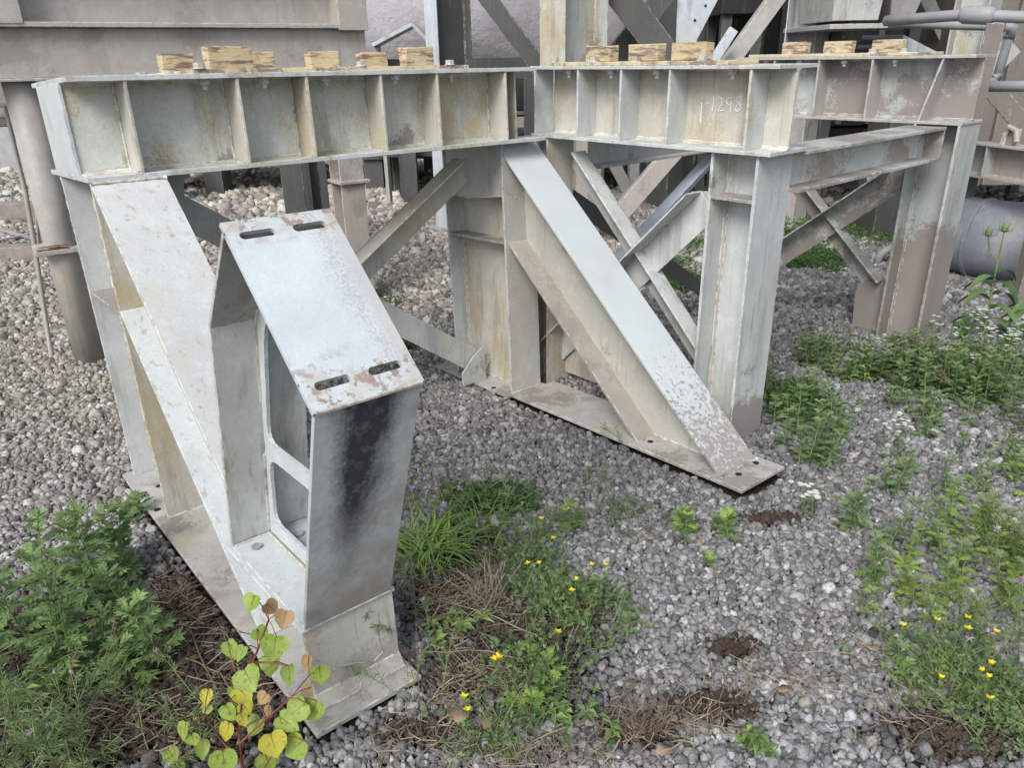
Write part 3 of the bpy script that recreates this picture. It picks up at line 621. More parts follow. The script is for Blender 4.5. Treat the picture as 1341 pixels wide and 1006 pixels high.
mount(f1,'x',.33,1.545,.045,.46,1.5525,[(.385,.50,.34,.072),(.468,.625,.09,.077),(.655,.80,.30,.068),(.93,1.055,.26,.068),(1.145,1.27,.24,.064),(1.265,1.40,.09,.075)],cham=.07)
# ---------------------------------------------------------------- steel frame two (right, four posts)
K=1.0335
F2=Matrix(((.75614,-.65441,0,0),(.65441,.75614,0,0),(0,0,1,0),(0,0,0,1)))
_o=Vector((0,0,HC))+(Vector((.9027138,2.8185223,.01987))-Vector((0,0,HC)))*K; F2.translation=_o
f2=empty('steel_support_frame',F2,'dusty four post steel frame standing behind, chalk number on its front girder','steel frame')
G2=H_girder(f2,'y',-.052,1.19,-.02,.232,1.238,1.54,.014,.106,[.059,.410,.655,.897,1.165],('paint','tan','paint'),K=K,wend=(-.052,1.15))
G3=H_girder(f2,'y',-.105,1.16,1.545,1.80,1.243,1.552,.014,1.672,[(.10,-.065),.37,.655,.915],('grime','dusty','grime'),K=K)
add_bolts(G2,[(.025,.155,1.526),(.025,.50,1.526),(.025,.74,1.526),(.025,.985,1.526)],'paint',K)
add_bolts(G2,[(.03,.62,1.5545),(.03,.85,1.5545),(.03,.30,1.5545),(.03,1.08,1.5545)],'grime',K,up=True)
add_bolts(G3,[(1.58,.27,1.538),(1.58,.53,1.538),(1.58,.78,1.538),(1.58,.98,1.538)],'grime',K)
add_bolts(G3,[(1.6,.25,1.566),(1.6,.40,1.566),(1.6,.64,1.566),(1.6,.86,1.566)],'grime',K,up=True)
mount(f2,'y',.16,1.09,-.01,.19,1.5405,[(.30,.46,.05,.065),(.525,.675,.05,.065),(.77,.915,.05,.062)],K)
mount(f2,'y',.12,1.08,1.55,1.76,1.5525,[(.27,.42,1.62,.062),(.53,.68,1.62,.062),(.78,.92,1.62,.060)],K)
HR=H_column(f2,0,.233,0,.205,-.02,1.237,('feet','pale','paint'),K=K,stiff=(1.07,))
b=MB(); b.box(-.02,.255,-.02,.25,-.035,-.02); b.build('base_plate','plate',f2,scale=K,bevel=BV)
HL=H_column(f2,-.01,.16,1.085,1.25,-.02,1.237,('tan','greyblue','tan'),K=K)
b=MB(); b.box(-.03,.28,.95,1.27,-.035,-.02); b.build('base_plate','plate',f2,scale=K,bevel=BV)
HB=H_column(f2,1.545,1.80,-.10,.115,-.03,1.242,('rear','rear','rear'),K=K)
b=MB(); b.box(1.5,1.83,-.15,.31,-.015,.07); b.build('base_plate','plate',f2,scale=K,bevel=BV)
HB2=H_column(f2,1.545,1.80,1.0,1.16,-.03,1.242,('grime','grime','grime'),K=K)
# cross beams along x
def xbeam(y0,y1,z0,z1,x0,x1,mats):
    ym=(y0+y1)/2; t=.013; b=MB(); b.box(x0,x1,ym-.004,ym+.004,z0+t,z1-t); g=b.build('cross_beam',mats[1],f2,scale=K)
    for a,c in((z0,z0+t),(z1-t,z1)): b=MB(); b.box(x0,x1,y0,y1,a,c); b.build('flange',mats[0],g,scale=K,bevel=BV)
    b=MB(); b.box(x1-.01,x1,y0+.002,y1-.002,z0+t,z1-t); b.build('end_plate',mats[0],g,scale=K,bevel=BV)
    return g
xbeam(-.046,.135,1.083,1.2365,.236,1.53,('dusty','peel'))
b=MB(); b.prism([(.14,1.083),(.37,1.083),(.30,.90),(.14,.90)],1.588,1.5995,'x'); b.build('gusset_plate','dusty',f2,scale=K,bevel=BV)
xbeam(.975,1.14,1.085,1.2365,.23,1.54,('grime','greyblue'))
n_x=(-1,0,0); n_y=(0,-1,0)
angle_brace(f2,(.10,.215,.98),(.10,1.08,.12),n_x,.13,'pale',K=K)
angle_brace(f2,(.13,1.06,1.10),(.13,.29,.332),n_x,.11,'pale',K=K)
angle_brace(f2,(1.6,.135,.91),(1.6,.99,.20),n_x,.125,'dusty',K=K)
angle_brace(f2,(1.65,.99,1.04),(1.65,.235,.345),n_x,.11,'dusty',K=K)
angle_brace(f2,(.17,1.15,.90),(1.545,1.12,.06),n_y,.09,'dark',K=K,flip=-1)
angle_brace(f2,(.23,1.10,.35),(1.545,1.10,1.12),n_y,.09,'bluewhite',K=K)
b=MB(); b.prism([(.118,.05),(.28,.05),(.30,.34),(.26,.41),(.118,.41)],1.625,1.640,'x'); b.build('gusset_plate','rear',f2,scale=K,bevel=BV)
b=MB(); b.prism([(.86,.05),(1.08,.05),(1.08,.30),(.96,.32)],.112,.122,'x'); b.build('gusset_plate','tan',f2,scale=K,bevel=BV)
b=MB(); b.prism([(.205,1.08),(.36,1.06),(.30,.95),(.205,.88)],.108,.118,'x'); b.build('gusset_plate','pale',f2,scale=K,bevel=BV)
# chalk number on the web of the front girder
def chalk():
    X=.0985
    # strokes in (px,py) of the photograph, put onto the web plane
    S=[[(919,134),(917.5,160)],[(924,136),(930,134)],[(935,126),(933,145)],[(938,132),(942,126),(946,129),(945,137),(939,146),(948,144)],[(958,128),(953,128),(951,134),(955,138),(958.5,134),(958.5,129),(956,147)],[(971,127),(966,126),(964,131),(968,135),(971,140),(968,146),(963,145),(963,140),(969,134),(972,129),(970,126)]]
    inv=F2.inverted(); c=inv@Vector((0,0,HC)); b=MB()
    for st in S:
        pts=[]
        for px,py in st:
            d=inv.to_3x3()@ray(px,py); t=(X*K-c.x)/d.x; p=c+d*t; pts.append(Vector((X*K,p.y,p.z)))
        # smooth the stroke
        sm=[]
        for i in range(len(pts)-1):
            for k in range(3): sm.append(pts[i].lerp(pts[i+1],k/3))
        sm.append(pts[-1])
        if len(sm)>4:
            for _ in range(2): sm=[sm[0]]+[(sm[i-1]+sm[i]*2+sm[i+1])/4 for i in range(1,len(sm)-1)]+[sm[-1]]
        b.tube(sm,.0021,5)
    b.build('chalk_number','chalk',G2)
chalk()
# ---------------------------------------------------------------- what stands behind
def T(x,y,z=0,rz=0): return Matrix.Translation((x,y,z))@Matrix.Rotation(rz,4,'Z')
def one(b,name,mat,label,cat,group=None,**k): 
    o=b.build(name,mat,**k); return tag(o,label,cat,group)
# dirty platform on two posts, upper left
pl=empty('steel_platform',T(0,0),'large dust covered steel beam platform at upper left behind the frame','platform')
p0=W(-60,90,3.95); p1=W(481,80,5.2); p0.z=p1.z=0; dx=(p1-p0); Lp=dx.length; ang=math.atan2(dx.y,dx.x); PM=T(p0.x,p0.y,0,ang); pl.matrix_world=PM
def ppart(name,mat,x0,x1,y0,y1,z0,z1,par=pl,bev=.003): b=MB(); b.box(x0,x1,y0,y1,z0,z1); return b.build(name,mat,par,bevel=bev)
ppart('lower_beam','brown',0,Lp,0,.30,1.545,1.775); ppart('lip','grime',-.0,Lp+.01,-.02,.3,1.53,1.545); ppart('flange','grime',-.0,Lp-.12,-.05,.35,1.776,1.80)
ppart('upper_web','brown',0,Lp-.05,.07,.08,1.80,2.6); ppart('end_stiffener','brown',0,.33,-.055,.07,1.79,2.6); ppart('end_stiffener','brown',Lp-.19,Lp-.0,-.055,.3,1.765,2.6); ppart('flange','grime',0,Lp,-.05,.3,2.12,2.15)
def post_local(px,py,depth): 
    g=G(px,py); v=PM.inverted()@g; return v
v=post_local(119,474,4.15); b=MB(); b.tube([(v.x+.005,v.y+.05,v.z-.05),(v.x,v.y+.05,.7),(v.x,v.y+.05,1.54)],.078,20); po=b.build('round_post','postgrey',pl,smooth=False)
po.data.polygons.foreach_set('use_smooth',[len(p.vertices)==4 for p in po.data.polygons])
b=MB(); b.box(v.x-.13,v.x+.11,v.y-.06,v.y+.16,.66,.685); b.box(v.x-.125,v.x+.0,v.y-.05,v.y+.1,.69,.70); b.build('collar_plate','brown',pl,bevel=.002)
b=MB(); b.tube([(v.x-.11,v.y-.03,.692),(v.x-.03,v.y-.045,.70),(v.x+.03,v.y-.05,.692)],.013); b.build('rust_lump','rust',pl)
v=post_local(478,401,5.2); 
H_column(pl,v.x-.085,v.x+.085,v.y+.0,v.y+.17,v.z-.05,1.545,('brown','brown','brown')); b=MB(); b.box(v.x-.10,v.x+.115,v.y-.03,v.y+.19,.84,.86); b.build('collar_plate','brown',pl,bevel=.002)
b=MB(); b.prism([(v.x-.30,1.53),(v.x-.09,1.53),(v.x-.09,1.33)],v.y+.08,v.y+.1,'y'); b.build('gusset_plate','grime',pl)
def hpost(px,depth,wf,dp,top,rot,mats,label,name='steel_column',group=None,plate=True,zb=None):
    g=W(px,100,depth); e=empty(name,T(g.x,g.y,0,rot),label,'column',group); z0=float(gh(g.x,g.y))-.02 if zb is None else zb
    H_column(e,-wf/2,wf/2,-dp/2,dp/2,z0,top,mats)
    if plate: b=MB(); b.box(-wf/2-.08,wf/2+.08,-dp/2-.08,dp/2+.08,z0+.0,z0+.04); b.build('base_plate','grime',e,bevel=.002)
    return e
rG=R(-49.3); rF=R(41)
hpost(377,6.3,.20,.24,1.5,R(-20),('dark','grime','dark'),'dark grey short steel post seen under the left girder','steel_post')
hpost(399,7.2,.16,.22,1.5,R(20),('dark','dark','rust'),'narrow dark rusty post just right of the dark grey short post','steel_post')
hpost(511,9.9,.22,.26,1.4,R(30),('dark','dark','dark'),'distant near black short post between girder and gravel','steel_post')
hpost(590,7.9,.19,.40,4.6,rG,('bluewhite','dark','dark'),'tall steel column with white flange and dark web in front of the tank')
hpost(751,7.15,.30,.52,4.6,rG,('tan','greyblue','greyblue'),'tall tan flanged steel column above the joint of the two girders')
hpost(1052,7.9,.3,.32,4.6,rF,('greyblue','grime','bluewhite'),'tall blue grey steel column behind the rear girder')
hpost(1262,5.6,.20,.22,4.6,rF,('grime','greyblue','grime'),'steel column with pale web at upper right behind the pipes')
hpost(872,8.6,.25,.4,4.6,rF,('dark','dark','dark'),'dark steel column behind the crossing diagonals')
def bar(p,q,w,h,mat,label,name='diagonal_brace',cat='brace',angle=True):
    "angle bar in the open: two leaves"
    p,q=Vector(p),Vector(q); e=empty(name,T(0,0),label,cat); d=(q-p).normalized(); s=Vector((0,1,0)).cross(d).normalized()
    if s.z<0: s=-s
    b=MB(); b.beam(p,q,.012,w,up=s); b.build('leaf','%s'%mat,e,bevel=.002)
    b=MB(); b.beam(p+s*w/2+Vector((0,h/2,0)),q+s*w/2+Vector((0,h/2,0)),h,.012,up=s); b.build('leaf',mat,e,bevel=.002)
    return e
bar(W(625,-20,7.7),W(712,96,7.7),.15,.12,'dark','dark diagonal brace crossing in front of the curved tank')
bar(W(795,-30,7.4),W(900,110,7.4),.24,.15,'dark','broad dark diagonal falling to the right, front one of the crossed pair')
bar(W(880,-20,7.8),W(795,90,7.8),.19,.12,'dark','dark diagonal falling to the left, rear one of the crossed pair')
bar(W(1035,-25,7.2),W(950,92,7.2),.13,.10,'grime','grey diagonal brace over the black opening right of the cabinet')
bar(W(962,38,7.0),W(930,88,7.0),.07,.05,'bluewhite','short thin pale strut beside the black opening')
e=empty('slanted_plate',T(0,0),'pale slanted steel plate with two bolt holes beside the green cabinet','plate')
b=MB(); A_=[W(888,-20,7.9),W(950,-20,7.9),W(903,70,7.9),W(885,66,7.9)]; b.add(A_+[p+Vector((0,.015,0)) for p in A_],[(0,1,2,3),(7,6,5,4),(0,4,5,1),(1,5,6,2),(2,6,7,3),(3,7,4,0)]); b.build('plate','bluewhite',e)
for px,py in((924,7),(910,26)):
    p=W(px,py,7.895); b=MB(); b.prism([(p.x+math.cos(a)*.012,p.z+math.sin(a)*.012) for a in [k*.7 for k in range(9)]],p.y-.002,p.y+.002,'y'); b.build('bolt_hole','hole',e)
# tank
def tank():
    e=empty('storage_tank',T(0,0),'large grey curved tank shell with flaking paint behind the columns','tank'); xa=W(455,0,9.6).x; xb=W(935,0,9.6).x; r=1.5; cy=10.95; czz=2.42; n=40
    b=MB(); nx=24
    vs=[(xa+(xb-xa)*i/nx,cy+r*math.sin(a),czz+r*math.cos(a)) for i in range(nx+1) for a in [2*math.pi*k/n for k in range(n)]]
    b.add(vs,[(i*n+k,(i+1)*n+k,(i+1)*n+(k+1)%n,i*n+(k+1)%n) for i in range(nx) for k in range(n)]); o=b.build('shell','tank',e,smooth=True)
    b=MB(); 
    for x in(xa,xb): b.add([(x,cy+r*math.sin(a),czz+r*math.cos(a)) for a in [2*math.pi*k/n for k in range(n)]],[tuple(range(n))])
    b.mi=[0]*len(b.f); b.build('end_cap','tank',e)['kind']='stuff'
    for x in(xa+.9,xb-1.4):
        b=MB(); b.prism([(cy-1.0,.62),(cy+1.0,.62),(cy+.9,1.4),(cy+.5,1.02),(cy,.93),(cy-.5,1.02),(cy-.9,1.4)],x-.1,x+.1,'x'); b.build('saddle','dark',e)
    b=MB(); b.box(xa+.1,xb+.2,cy-1.75,cy-1.6,1.38,1.60); b.build('tank_shadow_strip','dark',e,bevel=.004)  # dark strip put in for the shadow beneath the tank shell
    b=MB(); b.box(xa+.1,xb+.2,cy-1.5,cy+1.2,.52,.61); b.build('deck','dark',e,bevel=.004)
    for x in (xa+.6,(xa+xb)/2,xb-.3):
        for y,z in((cy-1.68,1.38),(cy+1.0,.52)): b=MB(); b.box(x-.1,x+.1,y-.07,y+.1,-.05,z); b.build('leg','dark',e,bevel=.004)
tank()
# angled plate in front of the tank
e=empty('angled_bracket',T(0,0),'small pale angled bracket standing right of the platform end','bracket')
for (a,c),mt in zip((((487,59),(540,31)),((540,31),(566,60))),('bluewhite','grime')):
    p,q=W(*a,8.9),W(*c,8.9); b=MB(); b.beam(p+Vector((0,.2,0)),q+Vector((0,.2,0)),.4,.035); b.build('leaf',mt,e,bevel=.002)
x0=W(487,60,8.9).x; x1=W(566,60,8.9).x
for x in(x0+.03,x1-.03): b=MB(); b.box(x-.02,x+.02,9.0,9.2,-.05,W(487,60,8.9).z); b.build('leg','grime',e,bevel=.003)
# dark skid base far behind the left girder
e=empty('equipment_skid',T(0,0),'long dark brown equipment skid far behind under the left girder','skid'); xa=W(140,210,10.2).x; xb=W(625,210,10.2).x
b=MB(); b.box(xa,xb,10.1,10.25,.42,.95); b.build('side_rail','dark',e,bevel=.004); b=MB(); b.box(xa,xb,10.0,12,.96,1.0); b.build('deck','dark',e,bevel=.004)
for i in range(5): x=xa+.3+(xb-xa-.6)*i/4; b=MB(); b.box(x-.12,x+.12,10.15,10.5,-.05,.42); b.build('foot','dark',e,bevel=.004)
b=MB(); b.box(xa+.1,xa+1.2,9.6,9.8,.28,.62); tag(b.build('timber_beam','wood',bevel=.01),'brown squared timber lying under the equipment skid','timber')
# steel frame visible through the opening under the front girder
e=empty('pipe_support_foot',T(0,0),'distant dusty steel support foot with gusset seen through the opening','support')
b=MB(); a_=W(826,205,9.3); c_=W(848,205,9.3); b.box(a_.x,c_.x,9.3,9.5,-.02,1.5); b.build('post','greyblue',e,bevel=.003)
b=MB(); q_=[W(788,200,9.25),W(806,200,9.25),W(842,272,9.25),W(826,272,9.25)]; b.add(q_+[p+Vector((0,.05,0)) for p in q_],[(0,1,2,3),(7,6,5,4),(0,4,5,1),(1,5,6,2),(2,6,7,3),(3,7,4,0)]); b.build('gusset','grime',e)
b=MB(); a_=W(800,262,9.2); c_=W(872,262,9.2); b.box(a_.x,c_.x,9.1,9.6,-.02,.06); b.build('base_plate','grime',e,bevel=.004)
b=MB(); a_=W(848,240,9.2); c_=W(874,240,9.2); b.box(a_.x,c_.x,9.2,9.4,.2,.62); b.build('box_plate','greyblue',e,bevel=.004)
b=MB(); b.box(a_.x,c_.x,9.22,9.4,.06,.2); b.build('opening','black',e,bevel=.004)
bar(W(893,188,6.9),W(800,296,6.9),.15,.10,'brown','brown diagonal brace with white scratches seen under the front girder')
hpost(769,7.0,.18,.22,1.12,rF,('brown','brown','brown'),'short brown channel post behind the white diagonal brace','steel_post')
# black cabinet and dark machinery
def boxthing(name,label,cat,pxa,pxb,depth,dd,z0,z1,mat,extra=None,base=True):
    xa=W(pxa,60,depth).x; xb=W(pxb,60,depth).x; e=empty(name,T(0,0),label,cat); b=MB(); b.box(xa,xb,depth,depth+dd,z0,z1); b.build('casing',mat,e,bevel=.01)
    if base and z0>.1:
        for x in(xa+.08,xb-.08):
            for y in(depth+.1,depth+dd-.1): b=MB(); b.box(x-.05,x+.05,y-.05,y+.05,-.05,z0); b.build('leg','dark',e,bevel=.003)
    if extra: extra(e,xa,xb)
    return e
def ribs(n,mat):
    def f(e,xa,xb):
        d=e.children[0]; ys=min(v.co.y for v in d.data.vertices); zs=[v.co.z for v in d.data.vertices]
        for i in range(n):
            x=xa+(xb-xa)*(i+.5)/n; b=MB(); b.box(x-.03,x+.03,ys-.05,ys-.001,min(zs)+.02,max(zs)-.02); b.build('rib',mat,e,bevel=.003)
    return f
boxthing('black_cabinet','black box shaped cabinet hanging beside the grey diagonal brace','cabinet',941,1002,8.4,.8,1.95,4.5,'black')
boxthing('dark_machine','dark machine casing filling the gap below the black cabinet','machine',955,1035,9.6,1.2,.9,3.2,'black',ribs(3,'dark'))
boxthing('dark_hopper_housing','dark ribbed housing behind the rear girder','machine',1090,1250,9.2,1.5,.8,4.6,'dark',ribs(4,'grime'))
boxthing('brown_bin','broad brown steel bin standing at the far right','bin',1288,1520,7.6,1.6,.35,4.8,'umber',ribs(3,'umber'))
boxthing('low_machine_base','dark low machine base far behind under the cross beam','machine',1085,1200,9.0,1.,.45,.78,'black')
boxthing('far_brown_housing','brown housing behind the equipment skid at far left','machine',-140,470,15.5,2,.3,4.5,'umber',ribs(7,'umber'))
boxthing('long_dark_shed','long dark shed wall closing the yard at the back','shed',-900,900,24,3,0,5.2,'dark',ribs(24,'grime'))
boxthing('rear_plant_building','grey brown plant building closing the yard behind the bins','building',960,2400,21,4,0,7,'umber',ribs(18,'dark'))
boxthing('green_cabinet','green cabinet far back between the slanted plate and black cabinet','cabinet',915,955,14.5,1,1.5,2.55,'green',ribs(2,'grime'))
boxthing('green_cabinet','lower green box below the far green cabinet','cabinet',912,950,13.6,.8,.7,1.45,'green')
# funnel under the platform
e=empty('hopper',T(0,0),'pale grey hopper bottom at the top of the picture right of centre','hopper')
def frustum(pa,pb,pyb,pyt,depth,flare,mat):
    zb=W(pa,pyb,depth).z; zt=zb+1.6; xa=W(pa,pyb,depth).x; xb=W(pb,pyb,depth).x; b=MB()
    b.add([(xa,depth,zb),(xb,depth,zb),(xb,depth+.8,zb),(xa,depth+.8,zb),(xa-flare,depth-flare,zt),(xb+flare,depth-flare,zt),(xb+flare,depth+.8+flare,zt),(xa-flare,depth+.8+flare,zt)],[(0,3,2,1),(4,5,6,7),(0,1,5,4),(1,2,6,5),(2,3,7,6),(3,0,4,7)]); b.build('chute',mat,e,bevel=.005)
frustum(1090,1150,27,0,6.9,.12,'greyblue'); frustum(1166,1196,24,0,7.3,.35,'grime')
b=MB(); b.box(W(1085,30,6.9).x,W(1200,30,6.9).x,6.85,8.0,W(1090,31,6.9).z-.04,W(1090,31,6.9).z-.002); b.build('rim','grime',e,bevel=.003)
for px in(1092,1192):
    p=W(px,40,7.9); b=MB(); b.box(p.x-.05,p.x+.05,7.8,7.9,-.05,1.9); b.build('leg','dark',e,bevel=.003)
e=empty('sloping_frame',T(0,0),'pale sloping sheet and angle behind the last yellow block','frame')
q_=[W(1183,45,7.1),W(1236,72,7.1),W(1180,72,7.1)]; b=MB(); b.add(q_+[p+Vector((0,.3,.0)) for p in q_],[(0,1,2),(5,4,3),(0,3,4,1),(1,4,5,2),(2,5,3,0)]); b.build('sheet','bluewhite',e)
b=MB(); b.box(W(1178,75,7.1).x,W(1240,75,7.1).x,7.05,7.5,-.05,W(1180,74,7.1).z); b.build('stand','dark',e,bevel=.005)
# handrail pipes upper right
e=empty('pipe_railing',T(0,0),'grey threaded pipe railing with elbows at upper right','railing')
def pipe(name,pts,r,mat='pipe',n=14):
    b=MB(); b.tube(pts,r,n,cap=True); o=b.build(name,mat,e); o.data.polygons.foreach_set('use_smooth',[len(p.vertices)==4 for p in o.data.polygons]); return o
d0,d1=5.6,4.6
pipe('top_pipe',[W(1160,27,5.5),W(1262,19,5.0),W(1420,25,4.5)],.032); pipe('coupling',[W(1257,19,5.02),W(1264,19,5.0),W(1296,20,4.88),W(1303,20,4.86)],[.036,.05,.05,.036])
pipe('lower_pipe',[W(1165,31,5.6),W(1325,35,4.95)],.024); pipe('elbow',[W(1314,34,4.95),W(1326,36,4.94),W(1321,50,4.94)],.033)
pipe('down_pipe',[W(1322,46,4.94),W(1305,104,4.94)],.026); pipe('elbow',[W(1306,96,4.94),W(1304,107,4.94),W(1292,107,4.94)],.034); pipe('short_pipe',[W(1303,107,4.94),W(1283,107,4.94)],.024)
pipe('side_pipe',[W(1290,113,4.8),W(1420,112,4.4)],.03)
b=MB(); p_=W(1304,30,4.75); q_=Vector((p_.x-.06,p_.y,-.02)); b.beam(q_,p_,.10,.012,up=Vector((0,1,0))); b.build('flat_post','umber',e,bevel=.002)
# the coupled pipes stand on a second post out of frame
b=MB(); p_=W(1430,20,4.5); b.beam((p_.x,p_.y,-.02),(p_.x,p_.y,p_.z),.08,.08,up=Vector((0,1,0))); b.build('flat_post','umber',e,bevel=.002)
bar(W(1292,108,5.6),W(1345,170,5.6),.12,.1,'umber','brown diagonal angle below the railing at the right edge')
bar(W(1205,-20,8.4),W(1250,75,8.4),.12,.09,'grime','grey diagonal brace above the pale sloping sheet')
bar(W(1150,-10,8.7),W(1105,80,8.7),.12,.09,'dark','dark diagonal brace under the pale hopper')
bar(W(1240,150,6.6),W(1330,60,6.6),.13,.1,'grime','grey diagonal brace rising behind the railing elbow')
for py_,lab in((50,'upper thin horizontal pipe in front of the dark ribbed housing'),(62,'lower thin horizontal pipe in front of the dark ribbed housing')):
    b=MB(); b.tube([W(1092,py_,8.9),W(1245,py_-3,8.9)],.025,8); one(b,'thin_pipe','pipe',lab,'pipe')
# low I beam at the right edge
a_=W(1262,187,5.9); c_=W(1420,196,5.0); a_.z=c_.z=0; d_=c_-a_; e=empty('low_beam',T(a_.x,a_.y,0,math.atan2(d_.y,d_.x)),'low dusty I beam at the right edge above the blue duct','beam'); L_=d_.length
z1=W(1300,188,5.65).z; z0=W(1300,232,5.65).z
H_girder(e,'x',0,L_,-.08,.12,z0,z1,.014,.02,[.28,.75],('grime','brown','dusty'))
for x in(.06,L_-.1): b=MB(); b.box(x-.05,x+.05,-.02,.10,-.05,z0-.002); b.build('leg','dark',e,bevel=.003)
b=MB(); b.tube([(.33,.0,z1+.0),(.33,.0,z1+.07),(.36,.0,z1+.12),(.42,0,z1+.10),(.44,.0,z1+.03)],.02,8); b.build('lifting_lug','brown',e)
b=MB(); b.box(.34,.42,.02,.05,z1,z1+.11); b.build('lug_plate','brown',e,bevel=.002)
# blue black duct elbow lying on the stones
def duct():
    e=empty('duct_elbow',T(0,0),'big blue black steel duct elbow lying on the gravel at right','duct'); c=G(1440,388); r=.29; Rb=.62; cx_,cy_=c.x-.0,c.y+.95; b=MB(); n=28; seg=22; b0=G(1330,380).z
    pts=[];  
    for i in range(seg+1):
        a=R(150)+R(200)*i/seg; pts.append(Vector((cx_+Rb*math.cos(a),cy_+Rb*math.sin(a)*.9,b0+r-.02)))
    b.tube(pts,r,n,cap=False); o=b.build('bend','bluepipe',e,smooth=True); md=o.modifiers.new('wall','SOLIDIFY'); md.thickness=.012
    for i in(7,14):
        b=MB(); d=(pts[i+1]-pts[i-1]).normalized(); b.tube([pts[i]-d*.012,pts[i]+d*.012],r+.012,n,cap=True); b.build('seam_band','bluepipe',e)
    b=MB(); d=(pts[-1]-pts[-2]).normalized(); b.tube([pts[-1],pts[-1]+d*.03],r+.05,n,cap=False); b.build('end_ring','bluepipe',e)
duct()
# round clamp with rod near the rear column
e=empty('pipe_clamp',T(0,0),'grey round clamp on a short rod left of the rear column','clamp'); c=W(1166,342,6.0)
b=MB(); pts=[c+Vector((math.cos(a)*.10,.0,math.sin(a)*.10)) for a in [R(60+k*15) for k in range(17)]]; b.tube(pts,.035,10); b.build('ring','pipe',e,smooth=True)
b=MB(); b.tube([c+Vector((.03,.02,-.09)),Vector((c.x+.02,c.y+.02,-.02))],.035,10); b.build('rod','dark',e)
b=MB(); b.tube([c+Vector((.03,-.02,.10)),c+Vector((.05,-.02,.22))],.04,8); b.build('nut','grime',e)
b=MB(); b.tube([c+Vector((.0,.0,.0)),c+Vector((.3,.1,.0))],.05,12); b.build('pipe_stub','pipe',e)
# left edge items
def rod(pts,r,label,mat='postgrey',name='bent_rod',cat='rod'): b=MB(); b.tube(pts,r,8); return one(b,name,mat,label,cat,smooth=True)
rod([W(8,138,4.3),W(18,190,4.32),W(33,250,4.3),W(45,320,4.28),W(57,400,4.27),G(67,468,-.03)],.013,'long thin bent grey rod leaning at the left edge')
rod([W(22,146,5.0),W(35,190,5.0),W(45,245,5.02),G(52,330,-.02)],.013,'shorter second rod behind the bent rod at left')
rod([W(-20,150,4.35),W(25,146,4.35)],.03,'short horizontal pipe end at the left edge above the rods',name='pipe_end',cat='pipe')
b=MB(); a_=W(-200,200,13.2); c_=W(64,200,13.2); b.box(a_.x,c_.x,13.2,13.6,-.05,W(0,163,13.2).z); one(b,'concrete_barrier','concrete','pale concrete wall segment far left under the dark casing','barrier',bevel=.02)
b=MB(); a_=W(-160,130,6.6); c_=W(62,130,6.6); b.box(a_.x,c_.x,6.6,6.9,W(0,166,6.6).z,W(0,137,6.6).z); b2=MB(); o=one(b,'cross_bar','dark','dark horizontal bar at left edge behind the round post','bar',bevel=.01)
b=MB(); b.box(a_.x,a_.x+.2,6.6,6.9,-.05,W(0,167,6.6).z); b.build('leg','dark',o)
def lying(pa,pb,h,wd,mat,label,name,cat):
    a,c=G(*pa),G(*pb); b=MB(); up=Vector((0,0,1)); b.beam(a+up*(h/2+.0),c+up*(h/2+.0),wd,h); return one(b,name,mat,label,cat,bevel=.006)
lying((-120,292),(80,287),.20,.2,'wood','thick grey timber lying at left, the farther of two','timber','timber')
lying((-120,345),(82,338),.13,.16,'wood','grey timber lying at left, the nearer of two','timber','timber')
lying((-10,300),(75,322),.03,.05,'pipe','flat steel strip crossing over another at left','flat_strip','strip'); lying((-20,322),(78,300),.03,.05,'pipe','flat steel strip crossing under another at left','flat_strip','strip')
# trees beyond the yard
def tree(x,y,h,label):
    e=empty('tree',T(x,y),label,'tree'); b=MB(); b.tube([(0,0,-.1),(.1,0,h*.3),(0,.1,h*.7)],[.22,.16,.06],8)
    for k in range(6):
        a=k*1.1; z=h*(.3+.07*k); b.tube([(.05,0,z),(math.cos(a)*h*.2,math.sin(a)*h*.2,z+h*.15)],[.07,.03],5)
    b.build('trunk','bark',e); b=MB(); cl=[(random.gauss(0,h*.17),random.gauss(0,h*.17),h*random.uniform(.35,.95)) for _ in range(26)]
    for k in range(3600):
        c=random.choice(cl); p=Vector((c[0]+random.gauss(0,h*.06),c[1]+random.gauss(0,h*.06),c[2]+random.gauss(0,h*.05))); u=Vector((random.gauss(0,1),random.gauss(0,1),random.gauss(0,1))).normalized(); v=u.orthogonal(); s=.09
        b.add([p-u*s,p+v*s*.6,p+u*s,p-v*s*.6],[(0,1,2,3)])
    b.build('crown','treeleaf',e)['kind']='stuff'
tree(W(930,40,30).x,30,9,'green leafy tree glimpsed beyond the green cabinet'); tree(W(985,40,33).x,33,10,'second green tree farther right beyond the shed'); tree(W(880,40,32).x,32,9,'third green tree left beyond the shed')
# ---------------------------------------------------------------- plants
def dia(b,p,d,n,L,Wd,mi=0,droop=0.,fold=0.):
    "pointed leaf: 4-point blade starting at p along d, n = leaf normal"
    d=d.normalized(); s=d.cross(n)
    if s.length<1e-4: s=d.orthogonal()
    s.normalize(); q=p+d*L*.45; e=p+d*L-Vector((0,0,droop*L))
    b.add([p,q+s*Wd/2+n*fold*Wd,e,q-s*Wd/2+n*fold*Wd],[(0,1,2),(0,2,3)],mi)
def rv(): return Vector((random.gauss(0,1),random.gauss(0,1),random.gauss(0,1))).normalized()
def lobed(b,p,d,L,mi):
    "mugwort leaf: midrib blade with forward pointing side lobes"
    d=d.normalized(); n=(Vector((0,0,1))-d*d.z); n=(n.normalized() if n.length>.1 else Vector((0,1,0)))+rv()*.35; n.normalize(); s=d.cross(n).normalized()
    dia(b,p,d,n,L,L*.24,mi,.15)
    for t,l in((.2,.30),(.40,.46),(.62,.38)):
        for sg in(-1,1): dia(b,p+d*L*t-Vector((0,0,.15*L*t*t)),d*.9+s*sg*.75,n,L*l,L*.16,mi,.12)
